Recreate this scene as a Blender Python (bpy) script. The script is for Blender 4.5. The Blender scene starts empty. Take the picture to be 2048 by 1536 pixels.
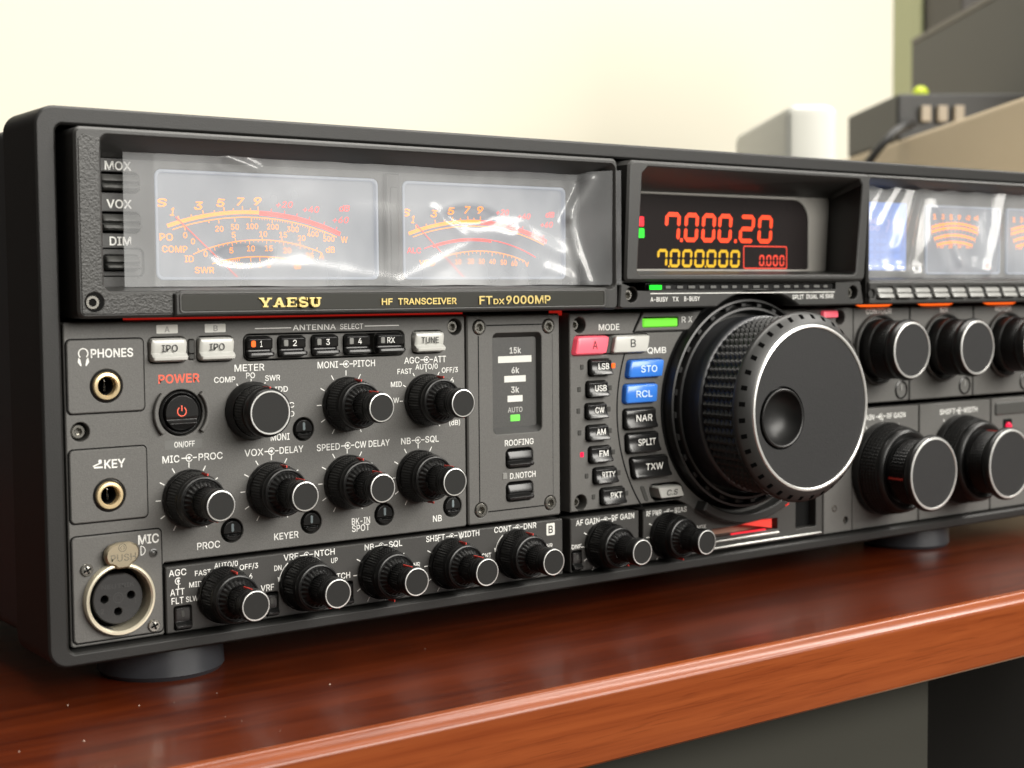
import bpy, bmesh, math, random
from mathutils import Vector, Matrix, noise
from mathutils.geometry import tessellate_polygon
random.seed(7)
S = 0.001                                   # everything below is written in millimetres
scene = bpy.context.scene
C = scene.collection

# ------------------------------------------------------------------ camera
cam_d = bpy.data.cameras.new('camera')
cam = bpy.data.objects.new('camera', cam_d); C.objects.link(cam)
right = Vector((0.80339947, -0.59538132, -0.00838894))
down = Vector((-0.04291708, -0.04384826, -0.99811595))
fwd = Vector((0.59389175, 0.80224586, -0.0607797))
M = Matrix((right, -down, -fwd)).transposed().to_4x4()
M.translation = Vector((-146.88, -427.64, 109.57)) * S
cam.matrix_world = M
cam_d.sensor_width = 36; cam_d.lens = 2979.74 / 2048 * 36
cam_d.clip_start = 0.01; cam_d.clip_end = 60
cam_d.dof.use_dof = True
cam_d.dof.focus_distance = 0.498
cam_d.dof.aperture_fstop = 17.0
scene.camera = cam

# ------------------------------------------------------------------ light
world = bpy.data.worlds.new('World'); scene.world = world; world.use_nodes = True
wn = world.node_tree
bg = wn.nodes['Background']
# light that the unseen rest of the room sends in: pale ceiling above, dark furniture below
wtc = wn.nodes.new('ShaderNodeTexCoord'); wsep = wn.nodes.new('ShaderNodeSeparateXYZ'); wcr = wn.nodes.new('ShaderNodeValToRGB'); wmr = wn.nodes.new('ShaderNodeMapRange')
wmr.inputs['From Min'].default_value = -1; wmr.inputs['From Max'].default_value = 1
wn.links.new(wtc.outputs['Generated'], wsep.inputs[0]); wn.links.new(wsep.outputs['Z'], wmr.inputs['Value']); wn.links.new(wmr.outputs[0], wcr.inputs['Fac'])
wcr.color_ramp.elements[0].position = 0.44; wcr.color_ramp.elements[0].color = (0.02, 0.018, 0.016, 1)
wcr.color_ramp.elements[1].position = 0.90; wcr.color_ramp.elements[1].color = (1.0, 0.96, 0.86, 1)
e = wcr.color_ramp.elements.new(0.56); e.color = (0.05, 0.048, 0.043, 1)
e = wcr.color_ramp.elements.new(0.68); e.color = (0.30, 0.29, 0.26, 1)
wn.links.new(wcr.outputs[0], bg.inputs['Color']); bg.inputs['Strength'].default_value = 0.55

def area(name, loc, target, sx, sy, power, col=(1.0, 0.965, 0.90)):
    l = bpy.data.lights.new(name, 'AREA'); l.shape = 'RECTANGLE'; l.size = sx * S; l.size_y = sy * S
    l.energy = power; l.color = col
    o = bpy.data.objects.new(name, l); C.objects.link(o)
    o.location = Vector(loc) * S
    o.rotation_euler = (Vector(target) - Vector(loc)).to_track_quat('-Z', 'Y').to_euler()
    return o
area('room_fill', (1000, -2300, 1150), (300, 0, 60), 2600, 1300, 142)  # added broad fill light, stands in for the lit far side of the room
area('ceiling_lamp', (700, 150, 2300), (700, 250, 0), 2400, 600, 74)
area('ceiling_lamp', (2500, -850, 2100), (2300, -700, 0), 2400, 400, 75)
scene.view_settings.view_transform = 'Standard'
scene.view_settings.look = 'None'
scene.view_settings.exposure = 0.0
scene.view_settings.gamma = 1.0
scene.cycles.max_bounces = 8; scene.cycles.transparent_max_bounces = 16
scene.cycles.use_denoising = True
scene.cycles.sample_clamp_indirect = 6

# ------------------------------------------------------------------ materials
def mat(name, col, rough=0.5, metal=0.0, bump=None, coat=0.0, spec=0.5, emit=None, estr=0.0, bevel=0.0, var=None):
    """bump=(scale, strength, detail) grain; var=(scale, amount) faint colour variation; bevel rounds edges in shading (mm)."""
    m = bpy.data.materials.new(name); m.use_nodes = True
    nt = m.node_tree; b = nt.nodes['Principled BSDF']
    b.inputs['Base Color'].default_value = (*col, 1); b.inputs['Roughness'].default_value = rough
    b.inputs['Metallic'].default_value = metal; b.inputs['Specular IOR Level'].default_value = spec
    b.inputs['Coat Weight'].default_value = coat; b.inputs['Coat Roughness'].default_value = 0.12
    if emit:
        b.inputs['Emission Color'].default_value = (*emit, 1); b.inputs['Emission Strength'].default_value = estr
    tc = nt.nodes.new('ShaderNodeTexCoord')
    nrm = None
    if bevel:
        bv = nt.nodes.new('ShaderNodeBevel'); bv.samples = 4; bv.inputs['Radius'].default_value = bevel * S; nrm = bv.outputs['Normal']
    if bump:
        n = nt.nodes.new('ShaderNodeTexNoise'); n.inputs['Scale'].default_value = bump[0]; n.inputs['Detail'].default_value = bump[2]
        nt.links.new(tc.outputs['Object'], n.inputs['Vector'])
        bp = nt.nodes.new('ShaderNodeBump'); bp.inputs['Strength'].default_value = bump[1]; bp.inputs['Distance'].default_value = 0.0002
        nt.links.new(n.outputs['Fac'], bp.inputs['Height'])
        if nrm: nt.links.new(nrm, bp.inputs['Normal'])
        nrm = bp.outputs['Normal']
    if nrm: nt.links.new(nrm, b.inputs['Normal'])
    if var:
        n2 = nt.nodes.new('ShaderNodeTexNoise'); n2.inputs['Scale'].default_value = var[0]; n2.inputs['Detail'].default_value = 4
        nt.links.new(tc.outputs['Object'], n2.inputs['Vector'])
        mr = nt.nodes.new('ShaderNodeMapRange'); mr.inputs['From Min'].default_value = 0.25; mr.inputs['From Max'].default_value = 0.75
        mr.inputs['To Min'].default_value = 1 - var[1]; mr.inputs['To Max'].default_value = 1 + var[1]
        nt.links.new(n2.outputs['Fac'], mr.inputs['Value'])
        mx = nt.nodes.new('ShaderNodeVectorMath'); mx.operation = 'SCALE'; mx.inputs[0].default_value = col
        nt.links.new(mr.outputs['Result'], mx.inputs['Scale']); nt.links.new(mx.outputs['Vector'], b.inputs['Base Color'])
    return m

panel_m = mat('grey_panel_paint', (0.088, 0.086, 0.081), 0.5, bump=(2600, 0.28, 3), bevel=0.25, var=(3200, 0.22))
strip_m = mat('dark_panel_paint', (0.036, 0.035, 0.033), 0.42, bump=(2600, 0.2, 3), bevel=0.2, var=(3200, 0.2))
bezel_m = mat('bezel_paint', (0.011, 0.0108, 0.0102), 0.46, bump=(2400, 0.28, 3), bevel=0.5, spec=0.36, var=(2800, 0.2))
case_m = mat('case_paint', (0.018, 0.019, 0.021), 0.42, bump=(2200, 0.3, 3))
hood_m = mat('hood_plastic', (0.021, 0.0207, 0.0195), 0.45, bump=(1500, 0.15, 2), bevel=0.35)
leather_m = mat('textured_plastic', (0.024, 0.0237, 0.022), 0.42, bump=(1500, 0.9, 2.5))
hole_m = mat('black_void', (0.004, 0.004, 0.004), 0.8, spec=0.1)
knob_m = mat('knob_black', (0.006, 0.006, 0.006), 0.34, spec=0.45)
knob_cap_m = mat('knob_cap_black', (0.011, 0.011, 0.0105), 0.55, bump=(3000, 0.2, 2), spec=0.25)
dial_face_m = mat('dial_face_black', (0.018, 0.018, 0.0185), 0.52, spec=0.3, bump=(2200, 0.35, 3), var=(2600, 0.25))
rubber_m = mat('dial_rubber', (0.007, 0.007, 0.007), 0.42)
btn_m = mat('button_black', (0.010, 0.010, 0.010), 0.25, bevel=0.25)
btn_grey_m = mat('button_dark_grey', (0.055, 0.055, 0.052), 0.35, bevel=0.3)
btn_white_m = mat('button_white', (0.50, 0.50, 0.47), 0.32, bevel=0.35, coat=0.3)
btn_pink_m = mat('button_lit_pink', (0.75, 0.12, 0.16), 0.3, emit=(1.0, 0.09, 0.14), estr=0.38, bevel=0.35)
btn_blue_m = mat('button_blue', (0.035, 0.17, 0.58), 0.28, bevel=0.35, coat=0.3, emit=(0.03, 0.18, 0.8), estr=0.10)
print_m = mat('white_print', (0.72, 0.72, 0.69), 0.6)
print_dim_m = mat('grey_print', (0.30, 0.30, 0.29), 0.6)
ink_m = mat('black_ink', (0.02, 0.02, 0.02), 0.5)
red_print_m = mat('red_print', (0.75, 0.10, 0.05), 0.5)
pointer_m = mat('red_pointer', (0.62, 0.05, 0.035), 0.4)
silver_m = mat('turned_aluminium', (0.80, 0.80, 0.78), 0.30, metal=0.7)
screw_m = mat('black_steel', (0.34, 0.33, 0.30), 0.26, metal=0.9)
brass_m = mat('brass', (0.86, 0.68, 0.40), 0.25, metal=0.6)
nickel_m = mat('nickel', (0.78, 0.72, 0.56), 0.28, metal=0.6)
gold_m = mat('gold_letters', (0.92, 0.74, 0.30), 0.28, metal=0.85, emit=(0.8, 0.6, 0.2), estr=0.0)
plate_m = mat('nameplate_black', (0.030, 0.030, 0.026), 0.25, bevel=0.2)
white_m = mat('white_marking', (0.62, 0.62, 0.58), 0.5)
def lamp(name, col, s): return mat(name, tuple(c * 0.4 for c in col), 0.3, emit=col, estr=s)
green_l = lamp('green_lamp', (0.19, 0.82, 0.05), 0.75)
green2_l = lamp('bright_green_lamp', (0.0, 1.0, 0.02), 1.0)
lime_l = lamp('pale_green_lamp', (0.22, 0.9, 0.12), 0.7)
red_l = lamp('red_lamp', (1.0, 0.03, 0.02), 1.1)
orange_l = lamp('orange_lamp', (1.0, 0.13, 0.012), 1.3)
crimson_l = lamp('crimson_lamp', (1.0, 0.01, 0.07), 0.9)
redline_l = lamp('red_light_bar', (0.62, 0.02, 0.012), 0.42)
digit_red_l = lamp('red_digits', (1.0, 0.058, 0.008), 1.05)
digit_amber_l = lamp('amber_digits', (0.72, 0.42, 0.01), 0.8)
scale_l = lamp('amber_scale', (1.0, 0.25, 0.010), 1.75)
scale_red_l = lamp('red_scale', (1.0, 0.040, 0.030), 1.35)
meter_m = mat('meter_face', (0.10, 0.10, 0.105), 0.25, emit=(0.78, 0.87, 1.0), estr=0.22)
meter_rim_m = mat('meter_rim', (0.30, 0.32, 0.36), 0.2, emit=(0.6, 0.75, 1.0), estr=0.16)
glass_m = mat('display_window', (0.020, 0.017, 0.017), 0.12, spec=0.5)
lcd_m = mat('blue_screen', (0.05, 0.10, 0.3), 0.2, emit=(0.34, 0.48, 0.90), estr=0.55)
lcd2_m = mat('screen_pale', (0.3, 0.3, 0.4), 0.3, emit=(0.50, 0.40, 0.75), estr=0.5)
unlit_m = mat('unlit_lamp', (0.055, 0.055, 0.052), 0.25)
unlit_clear_m = mat('unlit_clear_lamp', (0.22, 0.22, 0.21), 0.2)
foot_m = mat('foot_rubber', (0.026, 0.028, 0.032), 0.34, bump=(900, 0.1, 2))

# ------------------------------------------------------------------ mesh helpers (mm, front faces look towards -y)
def obj(name, bm, m, parent=None, smooth=False, label=None):
    me = bpy.data.meshes.new(name)
    bmesh.ops.recalc_face_normals(bm, faces=bm.faces)
    for v in bm.verts: v.co *= S
    bm.to_mesh(me); bm.free()
    for mm in (m if isinstance(m, (list, tuple)) else [m]): me.materials.append(mm)
    if smooth:
        for p in me.polygons: p.use_smooth = True
        me.set_sharp_from_angle(angle=math.radians(38))
    o = bpy.data.objects.new(name, me); C.objects.link(o)
    if parent is not None: o.parent = parent
    if label: o['label'] = label
    return o
def thing(name, label, cat, loc=(0, 0, 0), group=None):
    o = bpy.data.objects.new(name, None); C.objects.link(o); o.location = Vector(loc) * S; o.empty_display_size = 0.02
    o['label'] = label; o['category'] = cat
    if group: o['group'] = group
    return o
def BM(): return bmesh.new()
def box(bm, x0, x1, y0, y1, z0, z1):
    vs = [bm.verts.new((x, y, z)) for x in (x0, x1) for y in (y0, y1) for z in (z0, z1)]
    for f in ((0, 1, 3, 2), (4, 6, 7, 5), (0, 4, 5, 1), (2, 3, 7, 6), (0, 2, 6, 4), (1, 5, 7, 3)): bm.faces.new([vs[i] for i in f])
def rrect(x0, x1, z0, z1, r, n=5, shear=0.0):
    """rounded rectangle, counter-clockwise seen from the front; r may be (bl, br, tr, tl)."""
    rs = r if isinstance(r, tuple) else (r,) * 4
    pts = []
    zc = (z0 + z1) / 2
    for (cx, cz, a0, rr) in ((x0 + rs[0], z0 + rs[0], 180, rs[0]), (x1 - rs[1], z0 + rs[1], 270, rs[1]), (x1 - rs[2], z1 - rs[2], 0, rs[2]), (x0 + rs[3], z1 - rs[3], 90, rs[3])):
        for i in range(n + 1):
            a = math.radians(a0 + 90 * i / n); pts.append((cx + rr * math.cos(a), cz + rr * math.sin(a)))
    return [(x + shear * (z - zc), z) for x, z in pts]
def circ(cx, cz, r, n=32, a0=0): return [(cx + r * math.cos(a0 + 2 * math.pi * i / n), cz + r * math.sin(a0 + 2 * math.pi * i / n)) for i in range(n)]
def area2(p): return sum(p[i - 1][0] * p[i][1] - p[i][0] * p[i - 1][1] for i in range(len(p))) / 2
def inset(p, d):
    n = len(p); out = []
    sg = 1 if area2(p) > 0 else -1
    for i in range(n):
        a, b, c = Vector(p[i - 1]), Vector(p[i]), Vector(p[(i + 1) % n])
        e1 = (b - a); e2 = (c - b)
        if e1.length < 1e-6: e1 = e2
        if e2.length < 1e-6: e2 = e1
        n1 = Vector((-e1.y, e1.x)).normalized(); n2 = Vector((-e2.y, e2.x)).normalized()
        m = n1 + n2
        m = m.normalized() if m.length > 1e-6 else n1
        k = d / max(0.35, m.dot(n1))
        q = b + m * k * sg
        out.append((q.x, q.y))
    return out
def loop(bm, p, y): return [bm.verts.new((x, y if not callable(y) else y(x, z), z)) for x, z in p]
def bridge(bm, a, b):
    n = len(a)
    for i in range(n):
        try: bm.faces.new((a[i - 1], a[i], b[i], b[i - 1]))
        except ValueError: pass
def plate(bm, pts, yf, yb, bev=0.3, holes=(), hbev=0.25, hdepth=None):
    """a slab whose front is at yf and back at yb, with a chamfered rim; holes are outlines cut clean through."""
    front = loop(bm, inset(pts, bev), yf); mid = loop(bm, pts, yf + bev); back = loop(bm, pts, yb)
    bridge(bm, front, mid); bridge(bm, mid, back)
    if not holes:
        bm.faces.new(front); return
    es = []
    def ring(l):
        for i in range(len(l)):
            e = bm.edges.get((l[i - 1], l[i]))
            es.append(e or bm.edges.new((l[i - 1], l[i])))
    ring(front)
    for h in holes:
        hf = loop(bm, inset(h, -hbev), yf); hm = loop(bm, h, yf + hbev); hb = loop(bm, h, hdepth or yb)
        bridge(bm, hf, hm); bridge(bm, hm, hb); ring(hf)
    bmesh.ops.triangle_fill(bm, use_beauty=True, use_dissolve=False, edges=es)
def frame(bm, o, i, yf, yb, bev=0.4, ydeep=None):
    """ring between outline o and opening i (same point count)."""
    of = loop(bm, inset(o, bev), yf); om = loop(bm, o, yf + bev); ob = loop(bm, o, yb)
    inf = loop(bm, inset(i, -bev), yf); im = loop(bm, i, yf + bev); ib = loop(bm, i, ydeep if ydeep is not None else yb)
    bridge(bm, of, om); bridge(bm, om, ob); bridge(bm, of, inf); bridge(bm, inf, im); bridge(bm, im, ib)
def sheet(bm, pts, y): bm.faces.new(loop(bm, pts, y))
def lathe(bm, prof, cx=0, cz=0, n=48, cap_last=True, cap_first=False):
    """prof: list of (r, y) turned about the y axis through (cx, cz)."""
    rings = [[bm.verts.new((cx + r * math.cos(2 * math.pi * k / n), y, cz + r * math.sin(2 * math.pi * k / n))) for k in range(n)] for r, y in prof]
    for a, b in zip(rings, rings[1:]): bridge(bm, a, b)
    if cap_last: bm.faces.new(rings[-1])
    if cap_first: bm.faces.new(rings[0])
def knurl(bm, r, y0, y1, nang, nax, h, cx=0, cz=0, r1=None):
    """a band of small pyramids round the y axis."""
    r1 = r if r1 is None else r1
    N = nang * 2; A = nax * 2
    rows = []
    for j in range(A + 1):
        t = j / A; y = y0 + (y1 - y0) * t; rb = r + (r1 - r) * t
        rows.append([bm.verts.new((cx + (rb + (h if (i % 2 and j % 2) else 0)) * math.cos(2 * math.pi * i / N), y, cz + (rb + (h if (i % 2 and j % 2) else 0)) * math.sin(2 * math.pi * i / N))) for i in range(N)])
    for a, b in zip(rows, rows[1:]): bridge(bm, a, b)
def bar(bm, p, q, w, y):
    d = (Vector(q) - Vector(p)); nn = Vector((-d.y, d.x)).normalized() * w / 2
    sheet(bm, [(p[0] - nn.x, p[1] - nn.y), (q[0] - nn.x, q[1] - nn.y), (q[0] + nn.x, q[1] + nn.y), (p[0] + nn.x, p[1] + nn.y)], y)
def arc_band(bm, cx, cz, r0, r1, a0, a1, y, n=40):
    """a0..a1 in degrees counted clockwise from twelve o'clock."""
    P = lambda r, a: (cx + r * math.sin(math.radians(a)), cz + r * math.cos(math.radians(a)))
    prev = None
    for i in range(n + 1):
        a = a0 + (a1 - a0) * i / n
        cur = [bm.verts.new((P(r0, a)[0], y, P(r0, a)[1])), bm.verts.new((P(r1, a)[0], y, P(r1, a)[1]))]
        if prev: bm.faces.new((prev[0], prev[1], cur[1], cur[0]))
        prev = cur
def tube(bm, pts, r, n=8):
    pts = [Vector(p) for p in pts]; prev = None
    for i, p in enumerate(pts):
        t = (pts[min(i + 1, len(pts) - 1)] - pts[max(i - 1, 0)]).normalized()
        u = t.cross(Vector((0.1, 0.2, 1))).normalized(); v = t.cross(u)
        ring = [bm.verts.new(p + r * (math.cos(2 * math.pi * k / n) * u + math.sin(2 * math.pi * k / n) * v)) for k in range(n)]
        if prev: bridge(bm, prev, ring)
        else: bm.faces.new(ring)
        prev = ring
    bm.faces.new(prev)

# ---- lettering
# outlines of a plain grotesque alphabet: letter: (advance, contour, contour, ...), x and z in turn, 500 to the em
ALPHABET = {
    'A': (240, [8,0,101,254,138,254,231,0,198,0,144,151,132,186,116,239,123,239,106,185,95,151,43,0], [55,71,55,99,185,99,185,71]),
    'B': (228, [30,0,30,254,121,254,137,253,152,250,164,245,180,235,190,221,197,205,199,187,198,172,193,160,187,150,178,143,168,137,157,133,157,131,170,129,182,123,192,114,201,102,207,86,209,68,207,50,200,33,189,20,172,9,158,4,142,1,123,0], [62,29,122,29,140,30,154,34,165,40,175,53,178,68,176,81,171,92,163,102,153,109,140,114,124,115,62,115], [62,143,119,143,132,144,144,148,154,155,162,163,166,174,168,186,165,202,156,214,141,223,120,226,62,226]),
    'C': (255, [134,-3,113,-2,93,4,75,12,59,25,46,40,35,58,27,78,22,101,20,127,22,153,27,176,35,197,46,215,59,230,75,242,93,251,113,256,134,258,152,256,170,252,186,245,201,236,214,224,224,209,232,193,236,174,204,174,200,186,195,197,187,206,179,214,169,220,158,224,146,227,134,228,119,227,105,223,92,216,80,207,71,196,62,182,57,166,53,148,52,127,53,107,57,88,63,72,71,59,80,47,92,38,105,32,119,28,134,26,146,27,158,30,169,34,179,40,187,48,195,57,200,68,204,80,236,80,232,62,224,45,214,31,201,19,187,9,170,2,153,-2]),
    'D': (251, [109,0,48,0,48,29,107,29,127,30,144,34,159,40,171,49,182,61,189,75,195,90,198,108,200,128,198,147,195,165,190,180,182,194,172,205,160,214,145,221,129,225,110,226,47,226,47,254,113,254,136,253,157,248,176,239,192,228,206,213,217,196,225,175,229,153,231,128,229,102,224,80,217,59,206,42,192,27,175,15,156,7,134,2], [62,254,62,0,30,0,30,254]),
    'E': (209, [30,0,30,254,186,254,186,226,62,226,62,143,178,143,178,114,62,114,62,29,188,29,188,0]),
    'F': (205, [30,0,30,254,185,254,185,226,62,226,62,139,173,139,173,111,62,111,62,0]),
    'G': (260, [134,-3,113,-2,93,4,75,13,59,25,45,40,35,58,27,78,22,102,20,127,22,153,27,176,35,197,45,215,59,230,74,242,92,251,112,256,132,258,152,256,170,252,187,245,202,235,214,222,225,208,232,192,237,174,204,174,199,186,194,197,186,206,178,213,168,220,158,224,146,227,133,228,118,227,104,223,92,216,80,207,70,196,62,182,57,166,53,148,52,127,53,107,57,88,63,72,71,59,81,47,92,38,105,32,119,28,134,26,155,29,172,36,187,47,198,62,203,74,206,87,207,101,217,100,141,100,141,128,239,128,239,100,237,80,233,62,225,45,215,31,203,19,188,9,172,2,154,-2]),
    'H': (258, [30,0,30,254,62,254,62,144,196,144,196,254,228,254,228,0,196,0,196,116,62,116,62,0]),
    'I': (150, [16,0,16,29,59,29,59,226,16,226,16,254,135,254,135,226,91,226,91,29,135,29,135,0]),
    'K': (233, [52,73,52,108,70,131,87,152,106,172,182,254,224,254,116,138,114,138], [30,0,30,254,62,254,62,167,62,112,62,97,62,0], [186,0,94,130,114,155,224,0]),
    'L': (196, [30,0,30,254,62,254,62,29,181,29,181,0]),
    'M': (314, [30,0,30,254,76,254,139,94,144,79,150,61,156,42,161,24,154,24,159,41,165,61,171,79,176,94,238,254,284,254,284,0,252,0,252,145,252,163,253,184,253,207,253,229,256,229,249,205,241,181,234,161,228,145,171,0,143,0,85,145,80,160,72,181,65,204,56,229,59,229,60,208,60,186,61,164,61,145,61,0]),
    'N': (262, [30,0,30,254,68,254,172,91,181,75,194,53,207,27,202,27,200,54,200,79,199,97,199,254,232,254,232,0,193,0,101,145,89,165,74,191,54,226,60,227,61,192,62,164,62,145,62,0]),
    'O': (267, [133,-3,112,-2,93,4,75,12,59,25,46,40,35,58,27,78,22,101,20,127,22,153,27,176,35,197,46,215,59,230,75,242,93,251,112,256,133,258,155,256,174,251,192,242,208,230,221,215,232,197,240,176,245,153,247,127,245,101,240,78,232,58,221,40,208,25,192,12,174,4,155,-2], [133,26,148,28,162,32,175,38,186,47,196,58,204,72,210,88,214,106,215,127,214,148,210,166,204,182,196,196,186,207,175,216,162,223,148,227,133,228,119,227,105,223,92,216,81,207,71,196,63,182,57,166,53,148,52,127,53,106,57,88,63,72,71,58,81,47,92,38,105,32,119,28]),
    'P': (222, [30,0,30,254,118,254,136,253,152,250,166,244,178,236,187,226,195,215,200,202,203,189,204,174,203,159,200,145,195,133,187,121,178,112,166,104,152,98,136,94,118,93,55,93,55,121,116,121,134,123,149,128,159,136,167,147,171,160,172,174,171,188,167,201,159,211,148,219,134,224,116,226,62,226,62,0]),
    'Q': (267, [123,80,156,80,185,42,192,32,234,-24,200,-24,173,13,166,23], [133,-3,112,-2,93,4,75,12,59,25,46,40,35,58,27,78,22,101,20,127,22,153,27,176,35,197,46,215,59,230,75,242,93,251,112,256,133,258,155,256,174,251,192,242,208,230,221,215,232,197,240,176,245,153,247,127,245,101,240,78,232,58,221,40,208,25,192,12,174,4,155,-2], [133,26,148,28,162,32,175,38,186,47,196,58,204,72,210,88,214,106,215,127,214,148,210,166,204,182,196,196,186,207,175,216,162,223,148,227,133,228,119,227,105,223,92,216,81,207,71,196,63,182,57,166,53,148,52,127,53,106,57,88,63,72,71,58,81,47,92,38,105,32,119,28]),
    'R': (224, [30,0,30,254,118,254,136,253,153,250,167,244,183,232,195,217,200,204,204,191,205,176,204,161,200,148,195,136,183,120,166,109,152,103,136,100,118,99,48,99,48,128,117,128,135,129,149,133,160,141,167,150,171,162,173,176,171,190,167,202,159,212,149,220,134,224,116,226,62,226,62,0], [177,0,115,115,151,115,214,0]),
    'S': (223, [112,-4,94,-3,78,0,64,5,51,11,41,20,32,30,25,42,21,54,19,68,52,68,55,55,62,44,71,35,83,29,97,26,112,25,128,26,143,30,155,37,165,46,171,57,173,70,171,81,166,89,158,96,148,102,122,111,92,120,72,126,56,135,43,145,34,156,28,170,26,186,29,206,37,224,46,234,57,242,69,249,83,254,97,257,114,258,130,257,145,254,158,249,175,238,189,224,197,208,200,189,169,189,163,206,151,219,140,225,127,228,112,229,97,228,84,224,73,218,64,209,59,199,58,188,60,176,65,167,74,160,85,154,106,147,132,140,156,132,168,126,179,119,189,110,197,99,202,85,204,69,201,50,193,32,185,21,174,13,162,5,147,0,130,-3]),
    'T': (224, [16,226,16,254,208,254,208,226,128,226,128,0,96,0,96,226]),
    'U': (259, [129,-4,110,-3,93,1,77,8,63,17,52,27,42,40,36,54,31,70,30,87,30,254,62,254,62,89,64,72,70,57,80,44,94,34,110,28,129,26,149,28,165,34,179,44,188,57,194,72,196,89,196,254,229,254,229,87,227,70,223,54,216,40,207,27,195,17,182,8,166,1,149,-3]),
    'V': (240, [102,0,8,254,42,254,96,103,108,69,124,15,117,15,133,69,145,103,197,254,231,254,139,0]),
    'W': (343, [78,0,8,254,41,254,82,98,88,73,93,47,98,20,95,20,100,47,106,73,112,98,153,254,190,254,231,98,237,73,243,47,249,20,244,20,249,47,255,73,261,98,302,254,335,254,265,0,228,0,184,161,176,196,168,237,175,237,167,197,159,161,115,0]),
    'X': (237, [9,0,109,142,109,118,15,254,52,254,89,200,102,181,112,164,122,146,116,146,126,164,136,181,149,200,187,254,223,254,129,119,129,143,228,0,191,0,146,65,134,83,125,98,115,116,122,116,113,98,103,83,91,65,46,0]),
    'Y': (236, [102,0,102,104,8,254,46,254,96,172,111,146,125,115,112,115,126,146,140,172,191,254,228,254,134,104,134,0]),
    'Z': (219, [21,0,21,23,137,193,153,215,170,238,174,227,143,226,111,226,20,226,20,254,198,254,198,231,84,64,67,40,49,17,45,27,76,28,107,29,200,29,200,0]),
    '0': (227, [113,-3,95,-2,79,3,65,12,53,24,42,39,34,57,29,77,25,101,24,127,25,153,29,177,35,197,43,215,53,230,65,242,79,251,95,256,113,258,131,256,147,251,161,242,174,230,184,215,192,197,198,177,201,153,203,127,201,101,198,77,192,57,184,39,174,24,162,12,147,3,131,-2], [113,25,131,28,145,37,153,46,160,58,165,72,169,88,171,107,172,127,171,148,169,166,165,182,160,197,153,208,145,218,131,227,113,230,96,227,82,218,73,208,67,197,62,182,58,166,55,148,55,127,55,107,58,88,62,72,67,58,73,46,82,37,96,28]),
    '1': (227, [38,0,38,27,195,27,195,0], [138,254,138,0,106,0,106,224,105,224,43,179,43,213,99,254]),
    '2': (227, [32,0,32,24,117,114,141,141,149,153,155,163,159,174,160,186,159,198,154,209,146,218,137,224,125,228,112,230,98,228,86,224,77,216,69,207,65,195,64,181,33,181,34,196,37,209,43,221,55,237,72,248,84,253,98,257,112,258,127,257,141,254,153,248,169,237,181,223,188,205,191,186,189,172,185,159,179,145,168,129,159,118,147,105,133,90,76,30,76,28,195,28,195,0]),
    '3': (227, [109,-3,94,-2,80,0,66,5,49,15,35,29,26,46,22,66,55,66,57,54,63,44,72,35,83,30,95,26,109,25,124,26,138,30,149,37,157,46,163,58,165,72,163,86,158,98,150,109,137,117,121,122,101,124,78,124,78,150,144,224,144,226,35,226,35,254,186,254,186,230,106,139,106,144,124,145,140,143,154,138,167,131,177,122,185,111,192,99,195,86,196,72,195,58,191,45,185,33,177,22,166,13,154,6,141,1,125,-2]),
    '4': (227, [20,53,20,79,123,254,155,254,54,83,54,81,207,81,207,53], [141,0,141,61,141,73,141,159,171,159,171,0]),
    '5': (227, [111,-3,96,-2,82,1,70,6,54,16,41,30,33,47,30,65,61,65,64,54,69,44,77,36,87,30,98,26,111,25,125,27,138,32,149,41,157,52,162,66,164,81,162,97,157,111,148,122,137,131,124,137,109,138,96,137,84,134,73,129,64,123,34,126,48,254,183,254,183,226,75,226,67,151,68,151,77,157,89,162,101,166,115,167,131,165,147,160,161,153,172,143,182,130,189,116,194,99,195,82,194,66,191,51,184,38,176,26,166,16,154,8,141,1,126,-2]),
    '6': (227, [113,-3,98,-2,84,1,71,7,60,15,50,25,42,37,36,51,33,65,32,81,34,100,40,119,47,134,56,151,69,170,126,254,161,254,75,131,73,131,83,144,98,153,107,156,117,157,132,156,146,153,158,147,173,136,185,120,190,107,193,94,194,79,193,63,190,49,184,36,176,25,166,15,155,7,142,1,128,-2], [113,24,127,26,139,31,149,40,157,51,162,64,164,79,162,94,157,107,149,118,139,126,127,131,113,133,99,131,87,126,77,118,69,107,64,94,62,79,64,64,69,51,77,40,87,31,99,26]),
    '7': (227, [48,0,162,224,162,226,31,226,31,254,195,254,195,224,82,0]),
    '8': (227, [113,-3,97,-2,82,1,68,6,50,17,37,31,29,48,26,68,28,83,33,98,40,110,51,121,63,128,76,132,76,133,59,141,46,154,38,171,35,190,38,209,45,225,57,239,73,249,85,254,99,257,113,258,128,257,141,254,153,249,169,239,181,225,188,209,191,190,188,171,180,154,167,141,150,133,150,132,164,128,176,121,186,110,194,98,199,83,200,68,198,48,189,31,176,17,158,6,145,1,130,-2], [113,25,129,26,142,30,153,37,161,46,167,57,168,69,167,83,161,94,153,104,141,111,128,116,113,118,98,116,85,111,73,104,65,94,59,83,58,69,59,57,64,46,73,37,84,30,97,26], [113,145,126,146,137,150,146,157,154,165,158,176,160,188,158,200,154,210,147,218,138,225,126,229,113,230,100,229,89,225,79,218,72,210,68,200,66,188,68,176,72,165,79,157,89,150,100,146]),
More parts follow.
